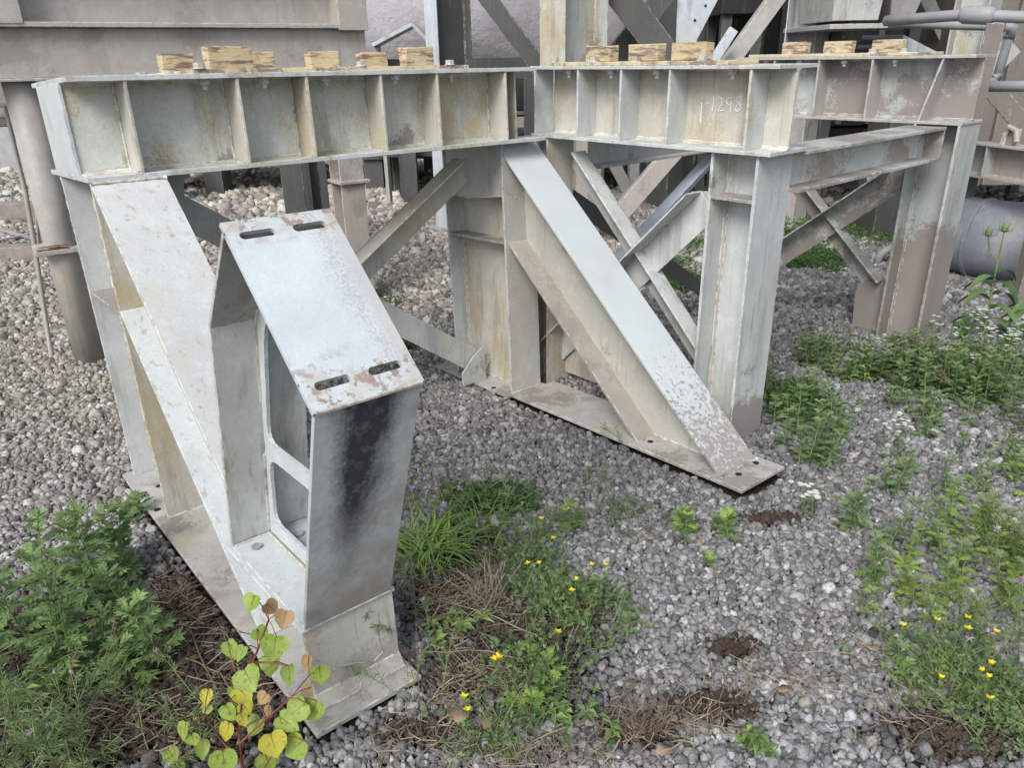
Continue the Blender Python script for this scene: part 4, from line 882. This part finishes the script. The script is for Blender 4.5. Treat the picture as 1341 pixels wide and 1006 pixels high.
def stalk(base,h,lean,bend=.0,n=7):
    pts=[];d=Vector((lean[0],lean[1],1)).normalized(); p=Vector(base)
    for i in range(n+1):
        pts.append(p.copy()); p=p+d*(h/n); d=(d+Vector((random.gauss(0,.05),random.gauss(0,.05),-bend/n))).normalized()
    return pts
def along(pts,t):
    f=t*(len(pts)-1); i=min(int(f),len(pts)-2); return pts[i].lerp(pts[i+1],f-i),(pts[i+1]-pts[i]).normalized()
def plant(name,label,cat,base,group,builder,stuff=True,stem='stem',leafm=('leaf','leaf_top'),flower=None):
    base=Vector(base); e=empty(name,T(*base),label,cat,group); sb=MB(); lb=MB(); fb=MB(); builder(sb,lb,fb)
    if sb.v: sb.build('stem',stem,e)['kind']='stuff'
    if lb.v: lb.build('foliage',leafm,e)['kind']='stuff'
    if fb.v: fb.build('flower',flower,e)['kind']='stuff'
    return e
def mugwort(h,ns=1,spread_=.03,Ls=.055,dens=1.):
    def f(sb,lb,fb):
        for _ in range(ns):
            b0=Vector((random.gauss(0,spread_),random.gauss(0,spread_),-.01)); hh=h*random.uniform(.75,1.08); pts=stalk(b0,hh,(random.gauss(0,.16),random.gauss(0,.16))); sb.tube(pts,[.0032-.0022*i/len(pts) for i in range(len(pts))],5)
            n=int(hh/.0125*dens)+8
            for i in range(n):
                t=.04+.94*(i/n); p,d=along(pts,t); a=i*2.4+random.random(); out=Vector((math.cos(a),math.sin(a),.25+.6*t*t+random.gauss(0,.25))); L=Ls*(1.2-.5*t)*random.uniform(.75,1.2); lobed(lb,p,out,L,1 if t>.88 or random.random()<.2 else 0)
            p,d=along(pts,1.)
            for k in range(6): a=k*2.4; lobed(lb,p-d*.004*k,Vector((math.cos(a)*.9,math.sin(a)*.9,.8)),Ls*.55,1)
    return f
def feathery(h,ns,spr,Ls=.03,wd=.0028,lean=.5,bend=.5,fl=0,dens=1.,flsize=.006,br=True):
    def f(sb,lb,fb):
        for _ in range(ns):
            b0=Vector((random.gauss(0,spr),random.gauss(0,spr),-.01)); hh=h*random.uniform(.6,1.1); pts=stalk(b0,hh,(random.gauss(0,lean),random.gauss(0,lean)),bend,9); sb.tube(pts,[.0018-.0011*i/len(pts) for i in range(len(pts))],4)
            lines=[(pts,1.)]
            if br:
                for _ in range(4):
                    t=random.uniform(.3,.85); p,d=along(pts,t); q=[p]; dd=(d+rv()*.7).normalized()
                    for j in range(4): q.append(q[-1]+dd*hh*.07*(1.3-t)*1.4); dd=(dd+Vector((0,0,.12))).normalized()
                    sb.tube(q,.0009,3); lines.append((q,.5))
            for q,m in lines:
                n=int(hh/.008*m*dens)
                for i in range(n):
                    t=random.uniform(.08,1); p,d=along(q,t); o=(rv()+d*.9).normalized(); dia(lb,p,o,rv(),Ls*random.uniform(.5,1.15),wd,1 if random.random()<.3 else 0,.2)
                if fl and random.random()<fl:
                    p,d=along(q,1); 
                    for k in range(12): dia(fb,p,(d*.5+rv()).normalized(),rv(),flsize*1.6,flsize*.5,0)
    return f
def tuft(h,n,spr=.03,wd=.006,arch=.9):
    def f(sb,lb,fb):
        for _ in range(n):
            a=random.random()*6.28; p=Vector((random.gauss(0,spr),random.gauss(0,spr),-.005)); d=Vector((math.cos(a)*.45,math.sin(a)*.45,1)).normalized(); L=h*random.uniform(.5,1.15); m=6; s=Vector((-math.sin(a),math.cos(a),0)); vs=[]; b0=len(lb.v)
            for i in range(m+1):
                w_=wd*(1-(i/m)**2)*.5+.0003; vs+=[p-s*w_,p+s*w_]; p=p+d*L/m; d=(d+Vector((math.cos(a)*.12,math.sin(a)*.12,-arch*.28))).normalized()
            lb.add(vs,[(2*i,2*i+1,2*i+3,2*i+2) for i in range(m)],1 if random.random()<.4 else 0)
    return f
def trefoil(rx,ry,n,fl,h=.09):
    def f(sb,lb,fb):
        for _ in range(n):
            u,v=random.gauss(0,.5),random.gauss(0,.5); b0=Vector((u*rx,v*ry,-.005)); pts=stalk(b0,h*random.uniform(.6,1.9),(random.gauss(0,.8),random.gauss(0,.8)),.7,5); sb.tube(pts,.0009,3)
            for i in range(10):
                p,d=along(pts,random.uniform(.1,1)); o=(rv()+Vector((0,0,.6))).normalized()
                nn=(o.cross(rv())).normalized()
                for k in(-1,0,1): dia(lb,p+o*.006,(o+o.cross(nn)*k*.9),nn,.011*random.uniform(.8,1.3),.0058,1 if random.random()<.25 else 0)
        for _ in range(fl):
            u,v=random.uniform(-1,1),random.uniform(-1,1); p=Vector((u*rx*.9,v*ry*.9,h*random.uniform(.9,1.8)))
            sb.tube([Vector((p.x*.97,p.y*.97,0)),p],.0008,3)
            for k in range(random.choice((3,4,5))):
                a=k*1.4+random.random(); o=Vector((math.cos(a),math.sin(a),.5)); dia(fb,p,o,Vector((0,0,1)),.013,.009,0,0,.2); dia(fb,p,o+Vector((0,0,.6)),Vector((0,0,1)),.010,.007,0)
    return f
def daisies(h,ns,spr,head=.013,leafy=.6):
    def f(sb,lb,fb):
        for _ in range(ns):
            b0=Vector((random.gauss(0,spr),random.gauss(0,spr),-.01)); pts=stalk(b0,h*random.uniform(.8,1.1),(random.gauss(0,.2),random.gauss(0,.2)),.1,7); sb.tube(pts,.0014,4)
            for i in range(int(16*leafy)):
                p,d=along(pts,random.uniform(.05,.7)); a=random.random()*6.3; dia(lb,p,Vector((math.cos(a),math.sin(a),.4)),Vector((0,0,1)),.035,.010,i%2,.3)
            for k in range(6):
                p,d=along(pts,random.uniform(.75,1)); q=p+Vector((random.gauss(0,.018),random.gauss(0,.018),.02)); sb.tube([p,q],.0008,3)
                for j in range(9): a=j*.698; dia(fb,q,Vector((math.cos(a),math.sin(a),.12)),Vector((0,0,1)),head,head*.42,0)
                b=fb; dia(fb,q+Vector((-.0025,0,.001)),Vector((1,0,.0)),Vector((0,0,1)),.005,.005,1)
    return f
# mugwort stand, left
MG='mugwort plants at the left edge'
MW=[(100,905,.40,2,'tall mugwort in the middle of the left stand, pale bushy top'),(38,850,.36,1,'mugwort at the left edge of the left stand'),(205,830,.30,2,'mugwort on the right side of the left stand near the base plate'),(165,760,.30,2,'mugwort behind the left stand with upright light top'),(110,790,.33,2,'mugwort rear centre of the left stand'),(62,770,.26,1,'slim mugwort rear left of the left stand'),(150,880,.26,2,'low mugwort in front of the tall middle one'),(215,905,.16,1,'short mugwort beside the dead twigs in front of the base plate'),(20,920,.25,1,'mugwort at the far left among grey green stems'),(185,690,.13,1,'small mugwort beside the left foot plate'),(70,900,.22,1,'low mugwort left of the tall middle one')]
for px,py,h,ns,lab in MW: plant('mugwort_plant',lab,'weed',G(px,py),MG,mugwort(h,ns,.05,.088,.85))
FG='grey green feathery weeds at the lower left'
for px,py,h,ns,lab in [(30,1000,.34,9,'sprawling grey green feathery weed in the bottom left corner'),(130,985,.30,8,'grey green feathery weed leaning right at the bottom left'),(205,1000,.22,6,'thin feathery weed left of the yellowing sapling'),(270,960,.17,6,'low feathery weed behind the yellowing sapling'),(-10,930,.36,6,'feathery weed entering at the left edge'),(90,1040,.3,8,'feathery weed cut off by the bottom edge')]:
    plant('feathery_weed',lab,'weed',G(px,py),FG,feathery(h,ns,.06,.032,.003,.55,.5,.12),leafm=('leaf_pale','leaf'),flower='purplefl')
# middle strip of weeds
plant('long_grass_tuft','bright arching long grass tuft right of the box bracket','grass',G(560,735),None,tuft(.26,150,.05,.008,.95),leafm=('grass','leaf'))
plant('long_grass_tuft','smaller grass tuft behind the bright arching one','grass',G(610,700),None,tuft(.16,70,.05,.006,.9),leafm=('grass','leaf'))
KG='pink knapweeds by the box bracket'
plant('knapweed','knapweed with pink thistle heads right of the bracket front','flower',G(555,700),KG,feathery(.33,3,.02,.03,.004,.16,.1,.95,.6,.011),leafm=('leaf_pale','leaf'),flower='purplefl')
plant('knapweed','slimmer knapweed leaning over the long grass','flower',G(585,690),KG,feathery(.26,2,.02,.03,.004,.3,.2,.8,.5,.009),leafm=('leaf_pale','leaf'),flower='purplefl')
CG='feathery green weeds in the middle strip'
for px,py,h,ns,lab in [(690,705,.16,16,'feathery weed mound upper left of the yellow flowers'),(740,700,.14,10,'feathery weed just left of the bare gravel'),(640,670,.14,9,'feathery weed under the raking strut'),(660,750,.16,14,'feathery weed mound between grass tuft and yellow flowers'),(820,680,.13,14,'dark thin feathery clump on the gravel right of the strip'),(590,650,.12,7,'feathery weed behind the knapweeds'),(700,955,.12,8,'low feathery weed at the bottom of the strip'),(550,850,.3,3,'tall pale feathery stem beside the bracket foot'),(540,930,.2,3,'feathery stem right of the cracked foot'),(790,640,.1,5,'tiny feathery weed at the plate edge'),(830,600,.32,1,'thin feathery stem rising in front of the right base plate')]:
    plant('feathery_weed',lab,'weed',G(px,py),CG,feathery(h,ns,.05,.024,.0024,.5,.4,.08),leafm=('leaf_dark' if px in(820,640) else 'leaf','leaf_pale'),flower='purplefl')
TG='yellow flowered trefoil patches'
for px,py,rx,ry,n,fl,lab in [(740,800,.17,.16,170,6,'trefoil patch with yellow flowers in the centre strip'),(700,890,.13,.10,90,4,'trefoil patch with few yellow flowers at the bottom centre'),(690,740,.12,.10,70,2,'trefoil patch at the top of the centre strip'),(1235,880,.15,.15,150,7,'trefoil patch with yellow flowers at lower right'),(1310,930,.14,.15,130,4,'trefoil patch in the bottom right corner'),(640,975,.1,.05,40,2,'small trefoil patch right of the cracked foot')]:
    plant('trefoil_patch',lab,'flower',G(px,py),TG,trefoil(rx,ry,n,fl),leafm=('leaf','leaf_pale'),flower='yellowfl')
o=MB(); 
SG='small mugwort seedlings on the gravel'
for px,py,h,ns,lab in [(905,700,.10,3,'pair of light green seedlings on the gravel below the right foot'),(945,697,.09,3,'light seedling right of the pair below the right foot'),(760,700,.12,2,'light seedling left of the bare gravel'),(895,728,.06,1,'tiny seedling below the light pair'),(700,895,.10,2,'light green seedling among the yellow flowers'),(690,935,.10,2,'seedling above the bottom edge left of the root clump'),(760,900,.07,1,'tiny pale seedling beside the bottom twigs'),(240,550,.05,1,'tiny seedling on the pale stones at left'),(320,480,.12,1,'seedling between bracket and brace')]:
    plant('seedling',lab,'weed',G(px,py),SG,mugwort(h,ns,.035,.05,1.3),leafm=('leaf_top','leaf_lime'))
RG_='weeds along the right columns'
for px,py,h,ns,lab in [(1075,475,.14,6,'weed clump left of the rear column foot'),(1120,490,.13,5,'weed clump right beneath the rear column plate'),(1165,490,.18,7,'leafy weed against the rear column foot'),(1210,495,.18,7,'leafy weed right of the rear column foot'),(1250,520,.18,6,'weed below the white flowers'),(1300,525,.22,6,'weed patch right of the white flowers'),(1335,560,.22,5,'weed at the right edge below the flowers'),(1065,600,.22,7,'broad weed clump right of the front column'),(1090,560,.2,5,'weed behind the broad clump near the front column'),(1040,560,.16,3,'weed touching the front column side'),(1030,520,.14,3,'weed behind the front column'),(1200,640,.16,3,'weed on open gravel at right'),(1150,700,.2,2,'thin upright weed on open gravel'),(1180,740,.26,1,'yellowish upright stem with leafy base on gravel'),(1240,560,.14,4,'weed below the dense row'),(1185,540,.12,4,'low weed in front of the dense row')]:
    plant('leafy_weed',lab,'weed',G(px,py),RG_,mugwort(h*(1.2 if py<530 else 1.),int(ns*1.9)+1 if py<530 else ns+1,.09,.052,1.0),leafm=('leaf','leaf_pale'))
LG='lime green weeds at the right edge'
for px,py,h,ns,lab in [(1225,790,.14,4,'lime green weed above the right yellow flowers'),(1270,760,.2,5,'lime green weed left of the right edge'),(1320,720,.25,5,'tall lime green weed at the right edge'),(1330,800,.2,5,'lime green weed lower at the right edge'),(1250,700,.18,2,'lime green weed standing on gravel'),(1300,640,.18,3,'lime green weed highest at the right edge')]:
    plant('lime_weed',lab,'weed',G(px,py),LG,mugwort(h*.95,ns+2,.09,.05,.8),leafm=('leaf_lime','leaf_pale'))
def broad(h,ns,spr,L):
    def f(sb,lb,fb):
        for _ in range(ns):
            pts=stalk((random.gauss(0,spr),random.gauss(0,spr),-.01),h*random.uniform(.6,1.1),(random.gauss(0,.3),random.gauss(0,.3)),.3,6); sb.tube(pts,.0018,4)
            for i in range(16): p,d=along(pts,random.uniform(.1,1)); a=random.random()*6.3; dia(lb,p,Vector((math.cos(a),math.sin(a),random.uniform(-.1,.8))),Vector((random.gauss(0,.3),random.gauss(0,.3),1)),L*random.uniform(.6,1.2),L*.42,int(random.random()<.3),.3,.15)
    return f
for px,py,h,ns,spr,lab in [(1225,470,.2,8,.08,'broad leaved weed between the rear column and the duct'),(1270,500,.16,8,.08,'broad leaved weed under the white flowered fleabane'),(1325,490,.2,9,.08,'broad leaved weed at the right edge under the duct'),(1110,500,.12,6,.06,'broad leaved weed below the rear base plate'),(1310,600,.14,6,.07,'broad leaved weed above the lime green patch'),(55,985,.14,8,.1,'broad leaved weed in the bottom left tangle'),(600,830,.08,6,.05,'broad leaved weed low in the dark soil'),(1215,900,.08,5,.05,'broad leaved weed left of the lower right trefoil'),(1000,975,.06,4,.03,'tiny broad leaved weed at the bottom edge'),(760,965,.08,5,.04,'broad leaved weed by the root clump')]:
    plant('broadleaf_weed',lab,'weed',G(px,py),'broad leaved weeds',broad(h,ns,spr,.04),leafm=('leaf','leaf_lime'))
for px,py,h,ns,spr,lab in [(90,930,.34,6,.15,'dead brown stalks leaning in the left stand'),(240,860,.25,5,.1,'dead brown stalks beside the left base plate'),(600,800,.22,6,.08,'dead brown stalks in the dark soil right of the bracket'),(690,930,.2,5,.08,'dead brown stalks at the bottom of the weed strip'),(1290,870,.2,5,.1,'dead brown stalks in the right trefoil'),(1300,560,.3,4,.1,'dead brown stalks among the right weeds')]:
    plant('dead_stalks',lab,'weed',G(px,py),'dead stalks among the weeds',feathery(h,ns,spr,.014,.002,.6,.6,0,dens=.25),stem='twig',leafm=('straw','twig'))
for px,py,h,lab in [(1290,740,.26,'pale feathery knapweed with pink head at right'),(1320,850,.26,'pale feathery weed over the right trefoil'),(1270,830,.2,'feathery weed left of the right trefoil')]:
    plant('feathery_weed',lab,'weed',G(px,py),'feathery weeds at the right edge',feathery(h,7,.05,.026,.0026,.45,.3,.15,flsize=.009),leafm=('leaf_pale','leaf_lime'),flower='purplefl')
DG='white flowered fleabanes'
for px,py,h,ns,spr,lab in [(1295,475,.26,16,.10,'fleabane with many white flowers in front of the blue duct'),(1180,600,.22,3,.03,'fleabane with white flowers on the open gravel'),(1255,500,.18,4,.07,'low fleabane left of the large white flowered one'),(1045,670,.12,3,.04,'fleabane with round white heads beside the right foot plate')]:
    plant('fleabane',lab,'flower',G(px,py),DG,daisies(h,ns,spr),leafm=('leaf','leaf_dark'),flower=('whitefl','yellowfl'))
# long creeping stem from the white heads down to the right
def creeper(sb,lb,fb):
    a=G(1042,640); pts=[G(1042+ (1170-1042)*t,640+(750-640)*t,.05+.05*math.sin(t*3))-a for t in [i/8 for i in range(9)]]; sb.tube(pts,.0022,5)
    for i in range(40): p,d=along(pts,random.uniform(.1,1)); dia(lb,p,(d+rv()).normalized(),rv(),.03,.008,i%2,.2)
plant('creeping_stem','long leafy stem lying across gravel right of the foot plate','weed',G(1042,640),None,creeper)
def weed_upright(sb,lb,fb):
    pts=stalk((0,0,0),.30,(.03,0),0,8); sb.tube(pts,.002,5)
    for i in range(26): p,d=along(pts,i/26); a=i*2.4; dia(lb,p,Vector((math.cos(a),math.sin(a),.6)),Vector((0,0,1)),.03,.009,i%2,.1)
    for k in range(7): a=k*.9; dia(lb,Vector((0,0,.01)),Vector((math.cos(a),math.sin(a),.4)),Vector((0,0,1)),.07,.024,1,.2)
plant('upright_weed','single upright stem with broad base leaves on gravel','weed',G(1185,745),None,weed_upright,leafm=('leaf','leaf_lime'))
# teasel
def teasel(e_label,px,py,h,heads):
    e=empty('teasel',T(*G(px,py)),e_label,'teasel','teasels in front of the blue duct'); sb=MB(); pts=stalk((0,0,0),h,(-.02,0),0,8); sb.tube(pts,[.006-.0004*i for i in range(9)],6)
    tops=[pts[-1]]
    for k in range(heads-1):
        p,d=along(pts,.7); q=p+Vector((-.10,-.02,h*.26)); sb.tube([p,p+Vector((-.06,0,h*.1)),q],.003,5); tops.append(q)
    sb.build('stem','stem',e)
    for tp in tops:
        b=MB(); b.tube([tp+Vector((0,0,z)) for z in(-.012,0,.02,.035,.045)],[.004,.016,.018,.012,.003],10); b.build('seed_head','leaf_pale',e)
        b=MB()
        for k in range(7): a=k*.9; b.tube([tp+Vector((0,0,-.01)),tp+Vector((math.cos(a)*.04,math.sin(a)*.04,0)),tp+Vector((math.cos(a)*.055,math.sin(a)*.055,.05))],[.002,.0016,.0008],4)
        b.build('bract','stem',e)['kind']='stuff'
    for i in range(14):
        t=.04+.62*i/14; p,d=along(pts,t); a=i//2*1.57+(i%2)*3.14+.3; L=(.26-.16*t); o=Vector((math.cos(a),math.sin(a),0)); b=MB(); s=Vector((-math.sin(a),math.cos(a),0)); vs=[]; m=6
        for j in range(m+1):
            u=j/m; c=p+o*L*u+Vector((0,0,L*(.55*u-.95*u*u))); w_=.028*math.sin(math.pi*min(u*.9+.08,1))*.9+.001; vs+=[c-s*w_,c+Vector((0,0,-.006)),c+s*w_]
        b.add(vs,[(3*j,3*j+1,3*j+4,3*j+3) for j in range(m)]+[(3*j+1,3*j+2,3*j+5,3*j+4) for j in range(m)]); b.build('leaf','leaf_dark' if i%3 else 'leaf',e,smooth=True)
teasel('tall teasel with spiny green heads in front of the blue duct',1287,440,.62,2)
teasel('shorter teasel at the right edge beside the tall one',1345,450,.42,1)
# yellowing aspen sapling at the bottom: every leaf a part
def sapling():
    root=G(322,1062); e=empty('aspen_sapling',T(*root),'yellowing aspen sapling with round leaves and red twigs at the bottom','sapling')
    def P(px,py,d): return W(px,py,d-.02-.14*max(0,py-850)/212)-root
    D=1.38
    twigs=[[(322,1062,1.40),(318,1010,1.40),(313,960,1.39),(318,900,1.38),(338,850,1.37),(352,812,1.37)],[(313,975,1.39),(345,945,1.36),(380,915,1.35),(405,885,1.34)],[(316,1000,1.4),(285,965,1.39),(268,935,1.39)],[(325,1040,1.4),(350,1000,1.36),(372,965,1.34)],[(333,868,1.37),(352,868,1.36),(375,872,1.35)],[(318,905,1.38),(308,880,1.38)],[(300,985,1.4),(262,975,1.4),(235,995,1.4)]]
    for tw in twigs:
        b=MB(); pts=[P(*t) for t in tw]; n=len(pts); b.tube(pts,[.0042*(1-.6*i/n) if tw is twigs[0] else .0024*(1-.5*i/n) for i in range(n)],6); b.build('twig','redstem',e,smooth=True)
    LV=[(330,790,.030,'g',0),(355,796,.026,'o',1),(372,811,.031,'o',0),(342,830,.028,'g',1),(303,851,.036,'g',2),(316,856,.026,'g',2),(359,848,.042,'g',0),(355,871,.038,'g',1),(379,884,.036,'g',2),(403,868,.027,'o',2),(419,884,.034,'g',1),(326,890,.042,'g',0),(319,909,.034,'y',1),(271,913,.028,'y',2),(271,929,.020,'g',0),(301,933,.030,'g',1),(322,928,.026,'y',0),(318,943,.024,'y',2),(298,958,.036,'y',2),(410,930,.038,'g',0),(389,930,.040,'g',1),(377,947,.042,'g',2),(334,952,.034,'g',0),(358,975,.042,'y',1),(387,979,.042,'g',0),(242,957,.030,'g',2),(253,969,.022,'g',0),(265,982,.032,'g',2),(225,989,.024,'g',0),(293,998,.044,'g',1),(351,997,.036,'g',0),(234,1004,.032,'g',1),(340,1002,.020,'g',2),(402,905,.020,'o',1),(352,932,.020,'o',2),(345,915,.022,'o',1),(307,908,.026,'g',2)]
    outline=[(0,-.02),(.30,-.14),(.62,-.02),(.74,.32),(.60,.68),(.28,.98),(0,1.22),(-.28,.98),(-.60,.68),(-.74,.32),(-.62,-.02),(-.30,-.14)]
    tw=[P(*t) for w_ in twigs for t in w_]
    view=-CF
    for px,py,s,k,v in LV:
        d=D+random.uniform(-.06,.05); c=P(px,py,d); r=random.Random(px*7+py); s*=1.02
        up=Vector((r.uniform(-.6,.6),r.uniform(-.2,.3),-.85)).normalized(); nrm=(view+Vector((r.uniform(-.5,.5),r.uniform(-.3,.3),r.uniform(-.1,.5)))).normalized(); up=(up-nrm*up.dot(nrm)).normalized(); sd=nrm.cross(up)
        b=MB(); w_=1. if v!=2 else .72; vs=[c+up*(.35*s*2-.45*s*2)]; 
        ring=[c+sd*x*s*w_*(1+r.uniform(-.06,.06))+up*(y-.5)*s*1.05+nrm*(abs(x)*.28*s+.10*s*math.sin(y*4)*(r.random()-.3)) for x,y in outline]; mid=[c+up*(y-.5)*s*1.05-nrm*.02*s for y in(.0,.35,.75)]
        vs=ring+mid; n=12; fs=[]
        m0,m1,m2=12,13,14
        fs=[(0,1,m0),(1,2,m0),(2,m1,m0),(2,3,m1),(3,4,m1),(4,m2,m1),(4,5,m2),(5,6,m2),(6,7,m2),(7,8,m2),(8,m1,m2),(8,9,m1),(9,10,m1),(10,m0,m1),(10,11,m0),(11,0,m0)]
        b.add(vs,fs); q=min(tw,key=lambda t:(t-ring[0]).length); lf=b.build('leaf',{'g':'asp_green','y':'asp_yellow','o':'asp_orange'}[k],e,smooth=True)
        pb=MB(); pb.tube([q,(q+ring[0])/2+Vector((0,0,.006)),ring[0]],.0011,4); pb.tube([ring[0]+nrm*.0007,mid[1]+nrm*.0007,mid[2]+nrm*.0007],[.0008,.0006,.0004],3); pb.build('leaf_stalk','redstem',lf)
sapling()
# dry stalks, twigs, litter
TWG='dry twigs lying on the ground'
TW=[((250,870),(330,930),.02,.004,'dry twig under the sapling leaves'),((248,830),(290,925),.03,.0035,'thin dry twig beside the base plate'),((300,840),(322,905),.02,.003,'short twig near the cap plate'),((600,645),(650,745),.12,.004,'brown bent twig standing at the top of the weed strip'),((830,905),(760,1005),.03,.0045,'reddish twig running to the bottom edge'),((838,895),(770,985),.05,.003,'thin red twig beside the reddish one'),((1010,810),(1060,860),.02,.002,'dry straw on the right gravel'),((1020,862),(1175,878),.015,.002,'long dry straw on the right gravel'),((1060,855),(1120,800),.02,.002,'straw leaning right on gravel'),((700,840),(560,790),.02,.003,'pale dry stalk over the dark soil'),((680,870),(545,865),.02,.0025,'long pale straw over the dark soil'),((640,880),(580,930),.02,.002,'straw right of the foot'),((560,960),(600,1005),.02,.003,'dark red stalk near the bottom centre'),((1150,905),(1185,985),.05,.003,'dry forked twig at the lower right'),((1190,990),(1250,930),.06,.0025,'second dry forked twig at the lower right'),((920,960),(1010,985),.02,.003,'curved dry stalk at the bottom'),((540,640),(552,1000),.10,.003,'long red brown stem right of the bracket foot')]
for a,c,h,r,lab in TW:
    p,q=G(*a,.02),G(*c,.025); n=6; pts=[p.lerp(q,i/n)+Vector((random.gauss(0,.006),random.gauss(0,.006),h*math.sin(i/n*3.1)*.6+random.uniform(0,.004))) for i in range(n+1)]; b=MB(); b.tube(pts,[r*(1-.5*i/n)*.75 for i in range(n+1)],5); one(b,'dry_twig','straw' if 'straw' in lab or 'pale' in lab else 'twig',lab,'twig',TWG,smooth=True)
def litter():
    b=MB()
    for (px,py,rx,ry,n) in [(265,800,.25,.32,420),(600,800,.2,.2,380),(620,900,.22,.12,260),(870,960,.25,.08,160),(700,1000,.3,.08,160),(130,960,.4,.15,260),(1200,930,.3,.15,110),(1000,900,.3,.1,90),(330,900,.18,.15,160),(1130,830,.4,.3,60),(560,980,.2,.1,120)]:
        c=G(px,py)
        for x,y in spread(c,rx,ry,n):
            lx,ly=f1loc(x,y)
            if -.1<lx<.32 and -1.4<ly<.6: continue
            a=random.random()*3.14; L=random.uniform(.02,.09); z=float(gh(x,y))+random.uniform(.008,.03); d=Vector((math.cos(a),math.sin(a),random.gauss(0,.18))); p=Vector((x,y,z)); k=random.gauss(0,.15); s=Vector((-d.y,d.x,0)).normalized(); r=random.uniform(.0007,.0018)
            b.tube([p,p+d*L*.5+s*L*k,p+d*L],r,3,mi=0 if random.random()<.55 else 1,cap=False)
    o=b.build('dry_litter',('straw','twig')); tag(o,kind='stuff',label='dry stalks and straw littering the dark soil between weeds',cat='litter')
litter()
def bush_dry():
    def f(sb,lb,fb):
        for _ in range(70):
            pts=stalk((random.gauss(0,.02),random.gauss(0,.02),0),random.uniform(.06,.15),(random.gauss(0,.45),random.gauss(0,.45)),.5,5); sb.tube(pts,.0009,3)
    return f
plant('dry_grass_clump','brown dead grass clump beside the dark soil in the weed strip','dead grass',G(640,790),None,bush_dry(),stem='straw')
plant('root_clump','brown clump of fine dead roots at the bottom of the gravel','roots',G(842,965),None,bush_dry(),stem='twig')
def dead_leaf(px,py,s,lab,mat='deadleaf'):
    c=G(px,py,.025); b=MB(); n=9; r=random.Random(px); cc=[c+Vector((math.cos(a)*s*r.uniform(.7,1.1),math.sin(a)*s*.8*r.uniform(.7,1.1),r.uniform(-.3,.6)*s*.6)) for a in [2*math.pi*k/n for k in range(n)]]; b.add([c]+cc,[(0,1+k,1+(k+1)%n) for k in range(n)]); o=one(b,'dead_leaf',mat,lab,'leaf','dead leaves on the ground',smooth=True); md=o.modifiers.new('t','SOLIDIFY'); md.thickness=.0008
for a in [(602,948,.032,'brown curled dead leaf right of the cracked foot'),(640,955,.03,'wider dead leaf right of the curled brown one'),(1025,912,.022,'pale dead leaf on the lower right gravel'),(852,712,.016,'small tan dead leaf on the gravel'),(870,993,.024,'light dead leaf at the bottom edge'),(1140,858,.02,'whitish dead leaf on the right gravel')]: dead_leaf(*a)
b=MB(); c=G(1146,858,.03); b.add([c+Vector((x,y,z)) for x,y,z in((-.035,-.01,.0),(.03,-.015,.012),(.034,.012,.02),(-.03,.014,.006))],[(0,1,2,3)]); 
# ground cover far off: low greenery between the posts
def cover():
    b=MB()
    for (px,py,rx,ry,n) in [(885,372,.22,.25,500),(862,345,.3,.3,300),(1060,340,.35,.5,900),(1110,300,.9,.9,1500),(1150,275,1.2,1.0,1400),(880,320,.4,.5,300),(1040,530,.2,.25,260),(500,400,.15,.3,60),(530,455,.1,.1,90),(1050,345,.2,.2,500),(640,660,.2,.12,200)]:
        c=G(px,py)
        for x,y in spread(c,rx,ry,n):
            z=float(gh(x,y)); 
            for _ in range(4):
                a=random.random()*6.28; dia(b,Vector((x,y,z+random.uniform(0,.03))),Vector((math.cos(a),math.sin(a),random.uniform(.3,1.5))),rv(),random.uniform(.03,.08),.012,0 if random.random()<.6 else 1,.2)
    o=b.build('ground_cover',('leaf_dark','leaf')); tag(o,kind='stuff',label='low green ground cover growing between the frames and posts',cat='ground cover')
cover()
# ---------------------------------------------------------------- put each gathered thing's origin at its base
bpy.context.view_layer.update()
for e in [o for o in bpy.data.objects if o.type=='EMPTY' and not o.parent and o.children and o.matrix_world.translation.length<1e-6]:
    pts=[c.matrix_world@Vector(k) for c in e.children if c.type=='MESH' for k in c.bound_box]
    if not pts: continue
    o_=Vector(((min(p.x for p in pts)+max(p.x for p in pts))/2,(min(p.y for p in pts)+max(p.y for p in pts))/2,min(p.z for p in pts)))
    for c in e.children: c.location=c.location-o_
    e.location=o_
